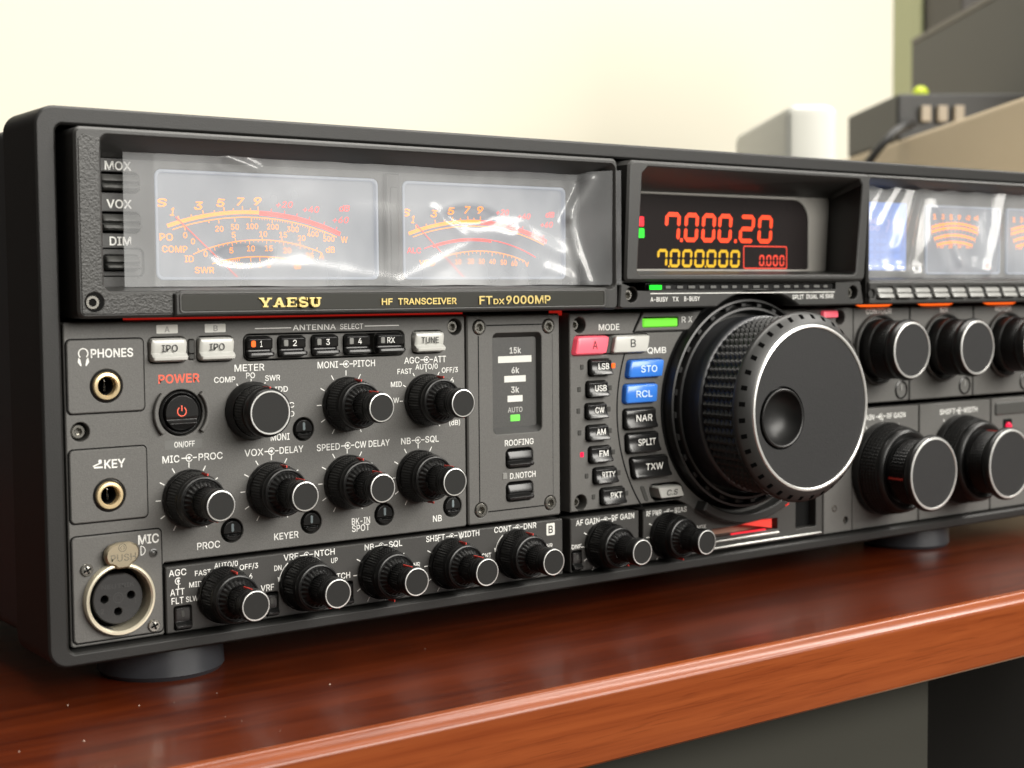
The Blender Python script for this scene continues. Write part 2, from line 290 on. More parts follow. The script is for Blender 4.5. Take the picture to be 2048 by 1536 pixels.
    '9': (227, [113,258,128,257,142,253,155,247,166,239,176,229,184,217,190,204,193,189,194,173,192,155,186,135,180,120,170,103,158,84,100,0,65,0,151,124,154,124,144,111,128,101,119,98,109,97,94,98,81,102,69,107,53,119,41,134,36,147,33,161,32,176,33,191,36,205,42,218,50,230,60,239,71,247,84,253,98,257], [113,230,99,228,87,223,77,215,69,204,64,191,63,176,64,161,69,148,77,137,87,129,99,123,113,122,127,123,139,129,149,137,157,147,162,160,164,175,162,190,157,204,150,215,139,223,127,228]),
    'k': (190, [55,68,55,106,60,106,142,190,180,190,92,100,89,100], [26,0,26,254,57,254,57,0], [147,0,74,93,96,114,186,0]),
    'd': (212, [98,-4,82,-3,68,1,56,8,44,17,35,29,27,42,22,58,18,75,17,94,18,113,22,131,27,146,35,160,45,171,56,180,69,187,83,191,98,192,114,191,126,186,136,180,144,173,153,160,155,160,155,254,186,254,186,0,156,0,156,29,153,29,143,16,136,8,126,2,114,-3], [102,23,118,26,132,32,142,43,150,58,154,75,156,95,154,114,150,131,142,145,132,156,118,163,102,165,86,163,72,156,62,145,54,131,50,114,48,95,50,75,54,58,62,44,73,33,86,26]),
    '.': (94, [48,-2,39,-1,31,4,26,12,25,20,26,29,31,37,39,42,48,43,56,42,64,37,69,29,71,20,69,12,64,4,56,-1]),
    '-': (227, [168,122,168,94,57,94,57,122]),
    '/': (125, [117,266,36,-38,7,-38,89,266]),
    '(': (137, [45,103,45,122,47,142,50,162,55,182,60,202,66,221,73,239,80,255,88,270,118,270,110,252,102,233,95,214,90,195,85,176,81,157,78,138,76,120,76,103,76,88,78,73,80,57,84,41,88,25,94,8,101,-10,109,-28,118,-48,88,-48,75,-23,64,2,56,27,49,53,46,78]),
    ')': (137, [19,-48,28,-28,36,-9,43,9,49,26,53,42,57,58,59,73,60,88,61,103,60,120,59,138,56,157,52,176,47,195,41,214,35,233,27,252,19,270,48,270,56,255,64,239,71,221,77,202,82,182,86,162,90,142,91,122,92,103,91,78,87,52,81,27,72,1,61,-24,48,-48]),
    '+': (227, [99,17,99,182,128,182,128,17], [31,86,31,113,195,113,195,86]),
    ':': (94, [48,-2,39,-1,31,4,26,12,25,20,26,29,31,37,39,42,48,43,56,42,64,37,69,29,71,20,69,12,64,4,56,-1], [48,135,39,137,31,142,26,149,25,158,26,167,31,174,39,179,48,181,56,179,64,174,69,167,71,158,69,149,64,142,56,137]),
}
_cache = {}
def letter(ch, weight):
    """triangles of one letter, thickened by weight; overlapping strokes keep separate layers so no faces coincide."""
    if (ch, weight) not in _cache:
        cs = [[(c[2 * k] / 500, c[2 * k + 1] / 500) for k in range(len(c) // 2)] for c in ALPHABET[ch][1:]]
        vs, fs = [], []
        cs = [[p for k, p in enumerate(c) if math.dist(p, c[k - 1]) > 0.006] for c in cs]
        holes = [c for c in cs if area2(c) > 0]
        for layer, c in enumerate([c for c in cs if area2(c) < 0]):
            xs = [p[0] for p in c]; zs = [p[1] for p in c]
            mine = [h for h in holes if all(min(xs) < q[0] < max(xs) and min(zs) < q[1] < max(zs) for q in h)]
            polys = [inset(c, -weight)] + [inset(h, weight) for h in mine]
            b = len(vs)
            for p in polys: vs += [(x, z, layer) for x, z in p]
            fs += [tuple(b + q for q in t) for t in tessellate_polygon([[Vector((x, z, 0)) for x, z in p] for p in polys])]
        _cache[ch, weight] = (vs, fs)
    return _cache[ch, weight]
def glyphs(s, off):
    weight = 0.016 if off >= 0.02 else 0.007; cur = 0; vs = []; fs = []
    for ch in s:
        if ch == ' ': cur += 0.188; continue
        v, f = letter(ch, weight); b = len(vs)
        vs += [(cur + x, z, l) for x, z, l in v]; fs += [tuple(b + q for q in t) for t in f]; cur += ALPHABET[ch][0] / 500 + weight * .6
    x0 = min(v[0] for v in vs); x1 = max(v[0] for v in vs)
    return [((x - x0) / (x1 - x0), z / 0.509, l) for x, z, l in vs], fs
def text(bm, s, x0, x1, zc, h, y, off=0.018, slant=0.0, rot=0.0, mi=0):
    vs, fs = glyphs(s, off)
    out = []
    cx = (x0 + x1) / 2; ca, sa = math.cos(math.radians(rot)), math.sin(math.radians(rot))
    for u, v, l in vs:
        dx = (u - 0.5) * (x1 - x0) + slant * (v - 0.5) * h; dz = (v - 0.5) * h
        out.append(bm.verts.new((cx + dx * ca + dz * sa, y - 0.006 * l, zc - dx * sa + dz * ca)))
    for f in fs:
        try: bm.faces.new([out[i] for i in f]).material_index = mi
        except ValueError: pass
def symbol(bm, x0, x1, zc, r, y, vertical=False):
    """the concentric-knob mark: dot in an open ring with a line to each side."""
    cx = (x0 + x1) / 2
    r *= 1.15
    arc_band(bm, cx, zc, r * 0.78, r, 115 if not vertical else 40, 425 if not vertical else -220, y, 24)
    sheet(bm, circ(cx, zc, r * 0.40, 12), y)
    if vertical:
        bar(bm, (cx, zc - r * 0.3), (cx, zc - r * 2.0), r * 0.26, y)
    else:
        bar(bm, (x0, zc), (cx - r * 0.42, zc), r * 0.28, y - 0.004); bar(bm, (cx + r, zc), (x1, zc), r * 0.28, y - 0.004)
def mark(parent, fn, *a, name='marking', m=None, **k):
    bm = BM(); fn(bm, *a, **k); return sub(name, bm, m or print_m, parent)
def ticks(bm, cx, cz, r0, r1, angs, w, y):
    for a in angs:
        s_, c_ = math.sin(math.radians(a)), math.cos(math.radians(a))
        bar(bm, (cx + r0 * s_, cz + r0 * c_), (cx + r1 * s_, cz + r1 * c_), w, y)

# ================================================================== the transceiver
radio = thing('transceiver', 'big black base radio transceiver with twin amber meters, many knobs and a large tuning dial', 'radio', (285, 0, -11))
def off(o):
    """parts are modelled in world millimetres; cancel the offset of the Empty they hang from."""
    o.matrix_parent_inverse = Matrix.Translation(-radio.location); return o
def part(name, bm, m, smooth=False, label=None): return off(obj(name, bm, m, radio, smooth, label))
def sub(name, bm, m, parent, smooth=False, label=None):
    o = obj(name, bm, m, parent, smooth, label); return o

W = 570
# --- outer bezel, case, feet
bm = BM()
frame(bm, rrect(0, W, 0, 165, 6, 8), rrect(6.2, W - 6.2, 4.2, 159.6, 2.2, 8), 0, 28, 0.7, ydeep=18.5)
bk = loop(bm, rrect(0, W, 0, 165, 6, 8), 28.0); bk2 = loop(bm, rrect(4, W - 4, 3, 162, 4, 8), 28.0); bridge(bm, bk, bk2)
bezel = part('front_bezel', bm, bezel_m, True)
bm = BM(); a = loop(bm, rrect(4, W - 4, 3, 162, 4, 6), 28.0); b = loop(bm, rrect(4, W - 4, 3, 162, 4, 6), 395); bridge(bm, a, b); bm.faces.new(b)
part('case', bm, case_m, True)
bm = BM(); sheet(bm, rrect(3, W - 3, 2, 162, 2, 4), 18); part('inner_chassis', bm, hole_m)
for fx, fy, r in ((45.5, 25.5, 20), (423, 28, 20), (45.5, 340, 20), (524, 340, 20)):
    bm = BM()
    n = 48; rings = []
    for rr, z in ((r - 1, 2.8), (r, 1.5), (r, -4), (r + 0.3, -9.5), (r - 0.8, -11)):
        rings.append([bm.verts.new((fx + rr * math.cos(2 * math.pi * k / n), fy + rr * math.sin(2 * math.pi * k / n), z)) for k in range(n)])
    for p, q in zip(rings, rings[1:]): bridge(bm, p, q)
    bm.faces.new(rings[-1]); bm.faces.new(rings[0])
    part('foot', bm, foot_m, True)

# --- small building blocks on the front
def screw(parent, x, z, r, y, cross=False):
    bm = BM()
    lathe(bm, [(r, y + 2.5), (r, y + 0.35), (r * 0.86, y), (r * 0.55, y)], x, z, 24, cap_last=False)
    if cross:
        lathe(bm, [(r * 0.55, y), (0.02, y - 0.25)], x, z, 24)
        for a in (0, math.pi / 2):
            c_, s_ = math.cos(a + .4), math.sin(a + .4)
            p = [(x + c_ * r * .6 - s_ * r * .13, z + s_ * r * .6 + c_ * r * .13), (x - c_ * r * .6 - s_ * r * .13, z - s_ * r * .6 + c_ * r * .13), (x - c_ * r * .6 + s_ * r * .13, z - s_ * r * .6 - c_ * r * .13), (x + c_ * r * .6 + s_ * r * .13, z + s_ * r * .6 - c_ * r * .13)]
            f = bm.faces.new(loop(bm, p, y - 0.28 - a * 0.01)); f.material_index = 1
    else:
        hx = circ(x, z, r * 0.52, 6, 0.3)
        a = [bm.verts.new((px, y, pz)) for px, pz in hx]; b = [bm.verts.new((px, y + 1.4, pz)) for px, pz in inset(hx, r * 0.08)]
        bridge(bm, a, b); bm.faces.new(b)
        sheet(bm, circ(x, z, r * 0.57, 24), y + 1.5)
    return sub('screw', bm, [screw_m, hole_m], parent, True)

def ridge_button(x0, x1, z0, z1, prof, m, name='push_button', yb=9.0, shear=0.0, r=0.8):
    """a push button whose front follows prof = [(t from the top 0..1, y), ...]."""
    bm = BM(); h = z1 - z0; zc = (z0 + z1) / 2
    cols = []
    xs = [(x0, r), (x0 + r * 0.3, r * 0.3), (x0 + r, 0.0), (x1 - r, 0.0), (x1 - r * 0.3, r * 0.3), (x1, r)]
    for x, c in xs:
        col = []
        for t, y in prof:
            z = z1 - t * h
            z = min(max(z, z0 + c * 0.9), z1 - c * 0.9)
            col.append(bm.verts.new((x + shear * (z - zc), y + c * 0.45, z)))
        cols.append(col)
    for a, b in zip(cols, cols[1:]):
        for i in range(len(prof) - 1): bm.faces.new((a[i], a[i + 1], b[i + 1], b[i]))
    edge = [c[0] for c in cols] + cols[-1][1:] + [c[-1] for c in reversed(cols[:-1])] + list(reversed(cols[0][1:-1]))
    bk = [bm.verts.new((v.co.x, yb, v.co.z)) for v in edge]
    bridge(bm, edge, bk)
    return part(name, bm, m, True)
def legend(parent, items, y, h, m=None, off_=0.018, name='lettering', slant=0.0):
    for s, x0, x1, z in items:
        bm = BM(); text(bm, s, x0, x1, z, h, y, off_, slant); o = sub(name, bm, m or print_m, parent)
    return o

WHITE_PROF = [(0, 3.2), (0.08, 2.2), (0.2, 1.9), (0.55, 2.3), (0.63, 2.5), (0.70, 1.6), (0.80, 0.8), (0.92, 1.0), (1.0, 2.4)]
BLACK_PROF = [(0, 3.4), (0.06, 2.6), (0.12, 2.3), (0.52, 2.4), (0.56, 2.6), (0.62, 3.4), (0.70, 3.2), (0.76, 1.4), (0.88, 1.1), (0.95, 1.8), (1.0, 3.0)]
SCOOP_PROF = [(0, 3.6), (0.05, 2.7), (0.12, 2.35), (0.3, 2.4), (0.5, 2.3), (0.66, 2.0), (0.8, 1.5), (0.9, 1.1), (0.96, 1.2), (1.0, 2.3)]
BAR_PROF = [(0, 9), (0.05, 7.2), (0.2, 6.2), (0.42, 5.8), (0.5, 6.6), (0.56, 7.6), (0.62, 7.2), (0.68, 5.6), (0.85, 5.2), (0.95, 6.2), (1.0, 8)]

# --- main control panel (left) with its wells
JACKS = ((20.8, 82.8), (20.9, 49.8))
wells = [rrect(34.4, 46.9, 88.9, 97.1, 1.8), rrect(50.3, 62.9, 88.8, 97.0, 1.8), rrect(47.5, 49.7, 89.7, 96.1, 0.7), rrect(129.9, 142.7, 89.0, 97.0, 1.8)]
ANT = [(67.3, 76.2), (78.9, 88.2), (91.1, 100.4), (103.3, 112.6), (115.5, 126.0)]
wells += [rrect(66.4, 127.0, 88.6, 97.3, 2.2)]
ROUND = [(87.5, 65.7), (61.3, 34.9), (89.8, 34.8), (118.0, 34.7), (146.1, 34.9)]
wells += [circ(x, z, 3.9, 28) for x, z in ROUND]
wells += [circ(20.8, 82.8, 5.1, 32), circ(20.9, 49.8, 5.1, 32), circ(23.2, 18.2, 9.6, 40), circ(34.4, 30.8, 0.9, 16)]
wells += [circ(44.8, 73.4, 7.3, 36), circ(12.6, 69.4, 2.9, 24), circ(147.9, 98.0, 2.9, 24)]
bm = BM()
out = [(8.9, 102.1), (8.2, 101.4), (8.2, 5.4), (8.9, 4.8), (37.2, 4.8), (37.7, 5.3), (37.7, 26.6), (38.3, 27.2), (151.5, 27.2), (152.1, 27.8), (152.1, 101.4), (151.4, 102.1)]
plate(bm, out, 3.97, 11, 0.35, wells, 0.22)
main = part('control_panel', bm, panel_m)
for z0, z1, x1 in ((74.9, 96.8, 32.8), (42.1, 64.0, 33.0), (6.0, 38.0, 37.2)):
    bm = BM()
    hl = []
    if z0 > 70: hl = [circ(20.8, 82.8, 5.1, 32)]
    elif z0 > 40: hl = [circ(20.9, 49.8, 5.1, 32)]
    else: hl = [circ(23.2, 18.2, 9.6, 40), circ(34.4, 30.8, 0.9, 16)]
    plate(bm, rrect(8.9, x1, z0, z1, 1.4), 3.35, 4.6, 0.3, hl, 0.2, 8.0)
    sub('raised_plaque', bm, panel_m, main)
    bm = BM(); a_ = loop(bm, rrect(8.5, x1 + .4, z0 - .4, z1 + .4, 1.7), 3.93); b_ = loop(bm, rrect(8.95, x1 - .05, z0 + .05, z1 - .05, 1.4), 3.93); bridge(bm, a_, b_); sub('groove_line', bm, hole_m, main)
screw(main, 12.6, 69.4, 2.2, 5.6); screw(main, 147.9, 98.0, 2.2, 5.6)
bm = BM()                                                       # antenna button surround
plate(bm, rrect(66.9, 126.5, 89.1, 96.8, 1.9), 4.4, 11, 0.2, [rrect(a - .2, b + .2, 89.5, 96.5, 1.4) for a, b in ANT], 0.2)
sub('button_surround', bm, panel_m, main)

T1 = [('PROC', 49.2, 57.0, 31.1), ('KEYER', 76.1, 85.0, 31.3), ('BK-IN', 105.2, 112.3, 33.4), ('SPOT', 105.2, 112.1, 31.0), ('NB', 137.8, 141.5, 31.2), ('MONI', 75.5, 82.3, 63.7),
      ('METER', 63.2, 73.7, 86.6), ('MIC', 38.3, 43.9, 59.2), ('PROC', 50.3, 58.5, 59.2), ('VOX', 66.1, 72.8, 59.3), ('DELAY', 78.6, 87.3, 59.3), ('MONI', 93.1, 100.8, 86.5), ('PITCH', 106.7, 115.1, 86.5),
      ('AGC', 126.8, 133.0, 86.9), ('ATT', 138.8, 144.0, 86.9), ('SPEED', 92.3, 101.0, 59.2), ('CW DELAY', 106.9, 120.5, 59.2), ('NB', 125.1, 129.0, 59.2), ('SQL', 135.0, 140.6, 59.2)]
legend(main, T1, 3.94, 2.15)
T2 = [('PO', 67.2, 70.3, 84.1), ('COMP', 56.1, 63.4, 83.1), ('SWR', 73.9, 79.3, 83.0), ('IDD', 77.3, 82.0, 79.2), ('ALC', 78.6, 84.2, 73.9), ('VDD', 78.9, 84.2, 71.0), ('AUTO/0', 131.3, 140.5, 84.5), ('FAST', 124.0, 129.8, 83.2), ('OFF/3', 142.2, 149.0, 83.0),
      ('MID', 121.3, 125.7, 78.9), ('SLW', 119.4, 124.5, 73.4), ('6', 145.8, 147.2, 79.4), ('(dB)', 145.1, 149.7, 64.4)]
legend(main, T2, 3.94, 1.75, off_=0.012, name='position_label')
legend(main, [('ANTENNA', 84.2, 100.2, 99.0), ('SELECT', 101.8, 110.7, 99.0)], 3.94, 1.75, off_=0.014)
legend(main, [('POWER', 37.6, 51.2, 84.1)], 3.94, 2.6, red_print_m, 0.035)
legend(main, [('ON/OFF', 42.3, 49.1, 63.6)], 3.90, 1.7, print_m, 0.0)
legend(main, [('PHONES', 16.2, 29.4, 92.7), ('KEY', 19.5, 26.1, 59.3)], 3.32, 2.5, off_=0.03)
legend(main, [('MIC', 29.6, 36.3, 35.3)], 3.32, 2.7, off_=0.03)
# ticks, symbols, icons
KN = [(47, 46.6), (75.6, 46.9), (103.8, 47.1), (132, 46.8), (103.8, 73.2)]
for x, z in KN: mark(main, ticks, x, z, 9.5, 11.2, range(-150, 151, 30), 0.32, 3.94, name='tick_ring')
mark(main, ticks, 135.7, 73.0, 9.7, 10.9, range(-90, 151, 30), 0.32, 3.94, name='tick_ring'); mark(main, ticks, 68.9, 72.9, 9.3, 10.1, range(-30, 121, 30), 0.32, 3.94, name='tick_ring')
for x0, x1, z in ((44.6, 49.7, 59.2), (73.2, 78.2, 59.3), (101.4, 106.5, 86.5), (133.4, 138.5, 86.9), (101.5, 106.6, 59.2), (129.4, 134.6, 59.2)): mark(main, symbol, x0, x1, z, 1.05, 3.94, name='dual_knob_symbol')
mark(main, bar, (70.6, 99.0), (83.6, 99.0), 0.28, 3.94, name='legend_line'); mark(main, bar, (111.3, 99.0), (124.8, 99.0), 0.28, 3.94, name='legend_line')
bm = BM()
arc_band(bm, 13.9, 92.8, 1.25, 1.6, -140, 140, 3.32, 24)        # headphones
for s in (-1, 1):
    sheet(bm, [(13.9 + s * 1.5, 91.6), (13.9 + s * 1.75, 90.2), (13.9 + s * 0.85, 89.0), (13.9 + s * 0.6, 89.2), (13.9 + s * 0.9, 90.9)][::s], 3.32)
sub('headphone_symbol', bm, print_m, main); bm = BM()
bar(bm, (16.3, 58.5), (19.0, 58.5), 0.5, 3.32); bar(bm, (16.0, 58.9), (18.7, 59.9), 0.4, 3.31); sheet(bm, circ(18.2, 60.3, 0.55, 12), 3.315)
sub('morse_key_symbol', bm, print_m, main); bm = BM()
arc_band(bm, 30.4, 31.9, 1.25, 1.5, 0, 180, 3.32, 16); bar(bm, (30.4, 30.5), (30.4, 33.3), 0.25, 3.315)
sub('microphone_symbol', bm, print_m, main)
for x0, x1 in ((37.3, 44.3), (53.3, 60.4)): mark(main, plate, rrect(x0, x1, 98.1, 100.8, 0.3, 2), 3.93, 4.0, 0.02, name='white_badge', m=white_m)
legend(main, [('A', 39.9, 41.6, 99.4), ('B', 56.2, 57.7, 99.4)], 3.90, 1.7, print_dim_m, 0.03)
bm = BM(); sheet(bm, rrect(39.2, 51.6, 62.2, 65.0, 0.2, 2), 3.945); sub('clear_sticker', bm, mat('sticker', (0.14, 0.14, 0.135), 0.25), main)
# red light line over the panels
bm = BM(); box(bm, 29.1, 153.0, 6.5, 10, 102.4, 102.95); part('red_light_bar', bm, redline_l); bm = BM(); box(bm, 195.2, 199.0, 8, 11, 101.2, 103.0)
part('red_light_bar', bm, redline_l)

# --- buttons on the main panel
for x0, x1, z0, z1, s, tx0, tx1, tz in ((34.9, 46.5, 89.4, 96.7, 'IPO', 39.1, 44.3, 94.2), (50.8, 62.5, 89.3, 96.6, 'IPO', 54.9, 60.0, 94.2), (130.4, 142.3, 89.5, 96.6, 'TUNE', 133.6, 140.7, 94.3)):
    b = ridge_button(x0, x1, z0, z1, WHITE_PROF, btn_white_m, r=1.3); legend(b, [(s, tx0 - 1.0, tx1 - 1.0, tz - 0.6)], 1.82, 2.1, ink_m, 0.012)
bm = BM(); plate(bm, rrect(47.7, 49.6, 91.7, 95.9, 0.5), 3.6, 9, 0.25); plate(bm, rrect(47.7, 49.6, 89.9, 91.5, 0.5), 3.6, 9, 0.25); part('indicator_lamp', bm, unlit_m)
for (x0, x1), s in zip(ANT, ('1', '2', '3', '4', 'RX')):
    b = ridge_button(x0, x1, 89.7, 96.3, BLACK_PROF, btn_m, r=1.0)
    k = {'RX': (3.6, 6.6)}.get(s, (4.4, 5.8) if s != '1' else (4.2, 5.0))
    legend(b, [(s, x0 + k[0], x0 + k[1], 94.1)], 2.26, 1.9, off_=0.01)
    bm = BM(); plate(bm, rrect(x0 + 1.1, x0 + 2.7, 93.1, 95.2, 0.35 if s != '1' else 0.6), 2.2, 3.4, 0.12)
    sub('indicator_lamp', bm, orange_l if s == '1' else unlit_clear_m, b)
for x, z in ROUND:                                              # round push buttons with a clear slot lamp
    bm = BM(); n = 72
    def bt(dx, dz):
        t = -dz
        return 3.6 if t < 0.7 else (3.6 + (t - 0.7) * 1.4 if t < 1.5 else 3.1 - 0.0 * t) if t < 2.0 else 3.4
    rs = [0.15 * k for k in range(1, 21)] + [3.15]
    prev = None; c0 = bm.verts.new((x, 3.6, z))
    for r in rs:
        ring = [bm.verts.new((x + r * math.cos(2 * math.pi * k / n), bt(r * math.cos(2 * math.pi * k / n), r * math.sin(2 * math.pi * k / n)) + (0.5 if r == rs[-1] else 0), z + r * math.sin(2 * math.pi * k / n))) for k in range(n)]
        if prev: bridge(bm, prev, ring)
        else:
            for k in range(n): bm.faces.new((c0, ring[k - 1], ring[k]))
        prev = ring
    bridge(bm, prev, [bm.verts.new((v.co.x, 9, v.co.z)) for v in prev])
    b = part('push_button', bm, btn_m, True)
    bm = BM(); plate(bm, rrect(x - 0.5, x + 0.45, z - 0.4, z + 2.3, 0.45), 3.45, 3.8, 0.1); sub('slot_lamp', bm, mat('slot_lamp', (0.16, 0.19, 0.20), 0.15), b)
# power switch
bm = BM(); x, z = 44.8, 73.4
lathe(bm, [(6.8, 11), (6.8, 4.4), (6.3, 3.8), (5.9, 4.3), (5.9, 9)], x, z, 40, cap_last=False)
pw = part('power_switch', bm, btn_m, True)
bm = BM(); n = 120; prev = None
prof = lambda t: 3.0 if t > -1.2 else 3.0 + (-1.2 - t) * 0.5 if t > -2.0 else (3.4 - (-2.0 - t) * 1.1 if t > -3.2 else 2.1 + (-3.2 - t) * 0.9)
c0 = bm.verts.new((x, prof(0), z))
for r in [0.2 * k for k in range(1, 27)] + [5.4, 5.55]:
    ring = [bm.verts.new((x + r * math.cos(2 * math.pi * k / n), prof(r * math.sin(2 * math.pi * k / n)) + (0.7 if r > 5.5 else 0), z + r * math.sin(2 * math.pi * k / n))) for k in range(n)]
    if prev: bridge(bm, prev, ring)
    else:
        for k in range(n): bm.faces.new((c0, ring[k - 1], ring[k]))
    prev = ring
bridge(bm, prev, [bm.verts.new((v.co.x, 9, v.co.z)) for v in prev])
sub('switch_cap', bm, btn_m, pw, True)
bm = BM(); arc_band(bm, x - 0.2, z + 0.5, 1.25, 1.6, 35, 325, 2.9, 28); bar(bm, (x - 0.2, z + 0.6), (x - 0.2, z + 2.4), 0.38, 2.895); sub('power_symbol', bm, red_print_m, pw)
bm = BM()
for s in (-1, 1):
    pts = []
    for i in range(13):
        a = math.radians(90 + s * (-90) + (-44 + 88 * i / 12)); pts.append((x + 9.4 * math.cos(a), z + 9.4 * math.sin(a)))
    for i in range(13):
        a = math.radians(90 + s * (-90) + (44 - 88 * i / 12)); pts.append((x + 8.0 * math.cos(a), z + 8.0 * math.sin(a)))
    plate(bm, pts, 2.4, 4.2, 0.25)
sub('switch_guard', bm, panel_m, main)
# phone and key jacks
for x, z in JACKS:
    bm = BM(); lathe(bm, [(5.05, 8), (5.05, 3.6), (4.55, 3.2), (4.3, 3.5), (4.25, 5.5)], x, z, 40, cap_last=False)
    j = part('phone_jack', bm, knob_m, True)
    bm = BM(); lathe(bm, [(4.2, 6), (4.2, 3.0), (3.95, 2.6), (3.2, 2.5), (2.85, 2.9), (2.8, 9)], x, z, 48, cap_last=False); sub('jack_ring', bm, brass_m, j, True)
    bm = BM(); lathe(bm, [(2.9, 5.2), (2.5, 5.4), (2.5, 14)], x, z, 32); sub('jack_socket', bm, hole_m, j, True)
    bm = BM(); tube(bm, [(x + 0.9, 7.5, z - 1.6), (x + 0.6, 6.6, z - 0.5), (x + 0.9, 7.6, z + 1.7)], 0.35, 6); sub('jack_contact', bm, screw_m, j, True)
# microphone socket
x, z = 22.9, 18.2
bm = BM(); lathe(bm, [(9.6, 8), (9.6, 6)], x, z, 56, cap_last=False); lathe(bm, [(9.7, 10.6), (9.7, 9.9)], x, z, 40)
mic = part('microphone_socket', bm, hole_m, True)
bm = BM(); lathe(bm, [(11.1, 3.4), (11.1, 1.6), (10.8, 1.1), (10.2, 1.0), (9.7, 1.5), (9.55, 4.0), (9.5, 9)], x, z, 64, cap_last=False); sub('socket_ring', bm, nickel_m, mic, True)
bm = BM(); x2, z2 = x + 0.2, z - 0.2
hol = [circ(x2 - 4.3, z2 + 0.2, 1.25, 16), circ(x2 + 4.1, z2 + 0.6, 1.25, 16), circ(x2 - 0.1, z2 - 4.0, 1.25, 16)]
pts = circ(x2, z2, 7.9, 56)
pts = [p for p in pts if not (abs(p[0] - x2) < 1.9 and p[1] > z2)]
plate(bm, [p for p in pts], 4.0, 10, 0.3, hol, 0.15, 9.5)
ins = sub('socket_insert', bm, mat('insert_black', (0.020, 0.020, 0.020), 0.4, bump=(1500, .2, 2)), mic)
bm = BM()
text(bm, '2', x2 - 5.6, x2 - 4.6, z2 - 3.4, 1.5, 3.97, 0.0); text(bm, '1', x2 + 5.2, x2 + 5.8, z2 - 1.2, 1.5, 3.97, 0.0); text(bm, 'NEUTRIK', x2 - 5.2, x2 + 5.2, z2 + 3.9, 1.3, 3.97, 0.0)
arc_band(bm, x2, z2 + 0.2, 1.45, 1.65, 0, 360, 3.97, 24); arc_band(bm, x2, z2 + 0.2, 0.8, 0.95, -150, 150, 3.965, 16)
sub('embossed_mark', bm, mat('embossed', (0.045, 0.045, 0.045), 0.35), mic)
bm = BM()
tp = [(18.6, 30.2), (19.2, 29.3), (21.2, 28.5), (22.0, 27.6), (25.6, 27.6), (26.4, 28.7), (28.0, 29.6), (28.9, 31.0), (29.1, 33.0), (28.3, 34.6), (26.2, 35.5), (22.6, 35.5), (20.0, 34.8), (18.6, 33.3), (18.3, 31.6)]
plate(bm, [(px - 0.2, pz) for px, pz in tp], 0.4, 2.4, 0.5); sub('push_tab', bm, mat('tab_nickel', (0.50, 0.43, 0.31), 0.38, metal=1.0), mic, True)
bm = BM(); text(bm, 'PUSH', 19.7, 27.6, 31.0, 2.1, 0.36, 0.005); arc_band(bm, 23.4, 34.0, 1.05, 1.3, 0, 360, 0.37, 24); arc_band(bm, 23.4, 34.0, 0.5, 0.7, -150, 150, 0.37, 16)
sub('lettering', bm, mat('tab_letters', (0.95, 0.88, 0.70), 0.25, metal=1.0), mic)
for sx, sz in ((13.2, 28.0), (34.0, 8.3)): screw(mic, sx, sz, 2.0, 2.7, True)
bm = BM(); lathe(bm, [(1.35, 3.6), (1.35, 3.1), (1.0, 3.0), (0.95, 3.5), (0.6, 3.2), (0.02, 3.1)], 34.4, 30.8, 20); part('indicator_lamp', bm, unlit_m, True)

# --- lower dark strip
bm = BM(); plate(bm, rrect(38.5, 195.7, 4.7, 25.7, 0.5, 3), 4.1, 11, 0.35, [rrect(41.0, 47.0, 5.4, 13.0, 0.8), rrect(72.6, 77.4, 5.6, 13.4, 0.8), rrect(101.4, 105.4, 5.6, 13.4, 0.8)], 0.2)
strip = part('sub_receiver_panel', bm, strip_m)
LOW = [(57.9, 14.8), (86.7, 14.9), (116.4, 15.0), (144.9, 14.8), (173.7, 15.0)]
legend(strip, [('AGC', 39.6, 45.4, 23.6), ('ATT', 39.9, 44.7, 17.5), ('FLT', 40.3, 44.3, 14.8), ('VRF', 71.0, 75.8, 15.0), ('VRF', 79.4, 84.8, 24.1), ('NTCH', 90.9, 98.5, 24.1), ('NTCH', 97.2, 104.3, 15.5), ('NB', 110.1, 113.7, 24.1), ('SQL', 119.7, 125.1, 24.1),
               ('SHIFT', 134.9, 142.8, 24.3), ('WIDTH', 148.6, 157.6, 24.3), ('CONT', 164.2, 171.9, 24.5), ('DNR', 177.5, 183.3, 24.5)], 4.07, 2.0)
legend(strip, [('SLW', 45.1, 49.2, 14.8), ('MID', 46.3, 50.6, 19.2), ('FAST', 48.3, 53.7, 22.6), ('AUTO/0', 54.9, 63.1, 24.2), ('OFF/3', 63.7, 70.2, 22.7), ('6', 67.0, 68.1, 19.5), ('DN', 76.0, 78.6, 21.0), ('UP', 97.1, 99.6, 21.1), ('DNR', 128.2, 132.3, 15.8), ('CNT', 158.6, 162.8, 15.7), ('DNR', 186.6, 190.8, 16.1)], 4.07, 1.65, off_=0.012, name='position_label')
for x, z in LOW[2:4]: mark(strip, ticks, x, z, 9.4, 10.9, (-150, -120, -90, -60, -30, 30, 60), 0.32, 4.07, name='tick_ring')
for x, z in (LOW[1], LOW[4]):
    bm = BM()
    arc_band(bm, x, z, 9.1, 9.4, -72, -38, 4.07, 12); arc_band(bm, x, z, 9.1, 9.4, 32, 56, 4.07, 12)
    for a, d in ((-72, -1), (56, 1)):
        c_, s_ = math.cos(math.radians(a)), math.sin(math.radians(a)); px, pz = x + 9.25 * s_, z + 9.25 * c_
        sheet(bm, [(px + s_ * .8, pz + c_ * .8), (px - s_ * .8, pz - c_ * .8), (px + d * c_ * 1.5, pz - d * s_ * 1.5)][::(1 if d < 0 else -1)], 4.065)
    sub('turn_arrows', bm, print_m, strip)
for x0, x1, z in ((85.4, 90.4, 24.1), (114.2, 119.2, 24.1), (143.3, 148.2, 24.3), (172.4, 177.1, 24.5)): mark(strip, symbol, x0, x1, z, 0.85, 4.07, name='dual_knob_symbol')
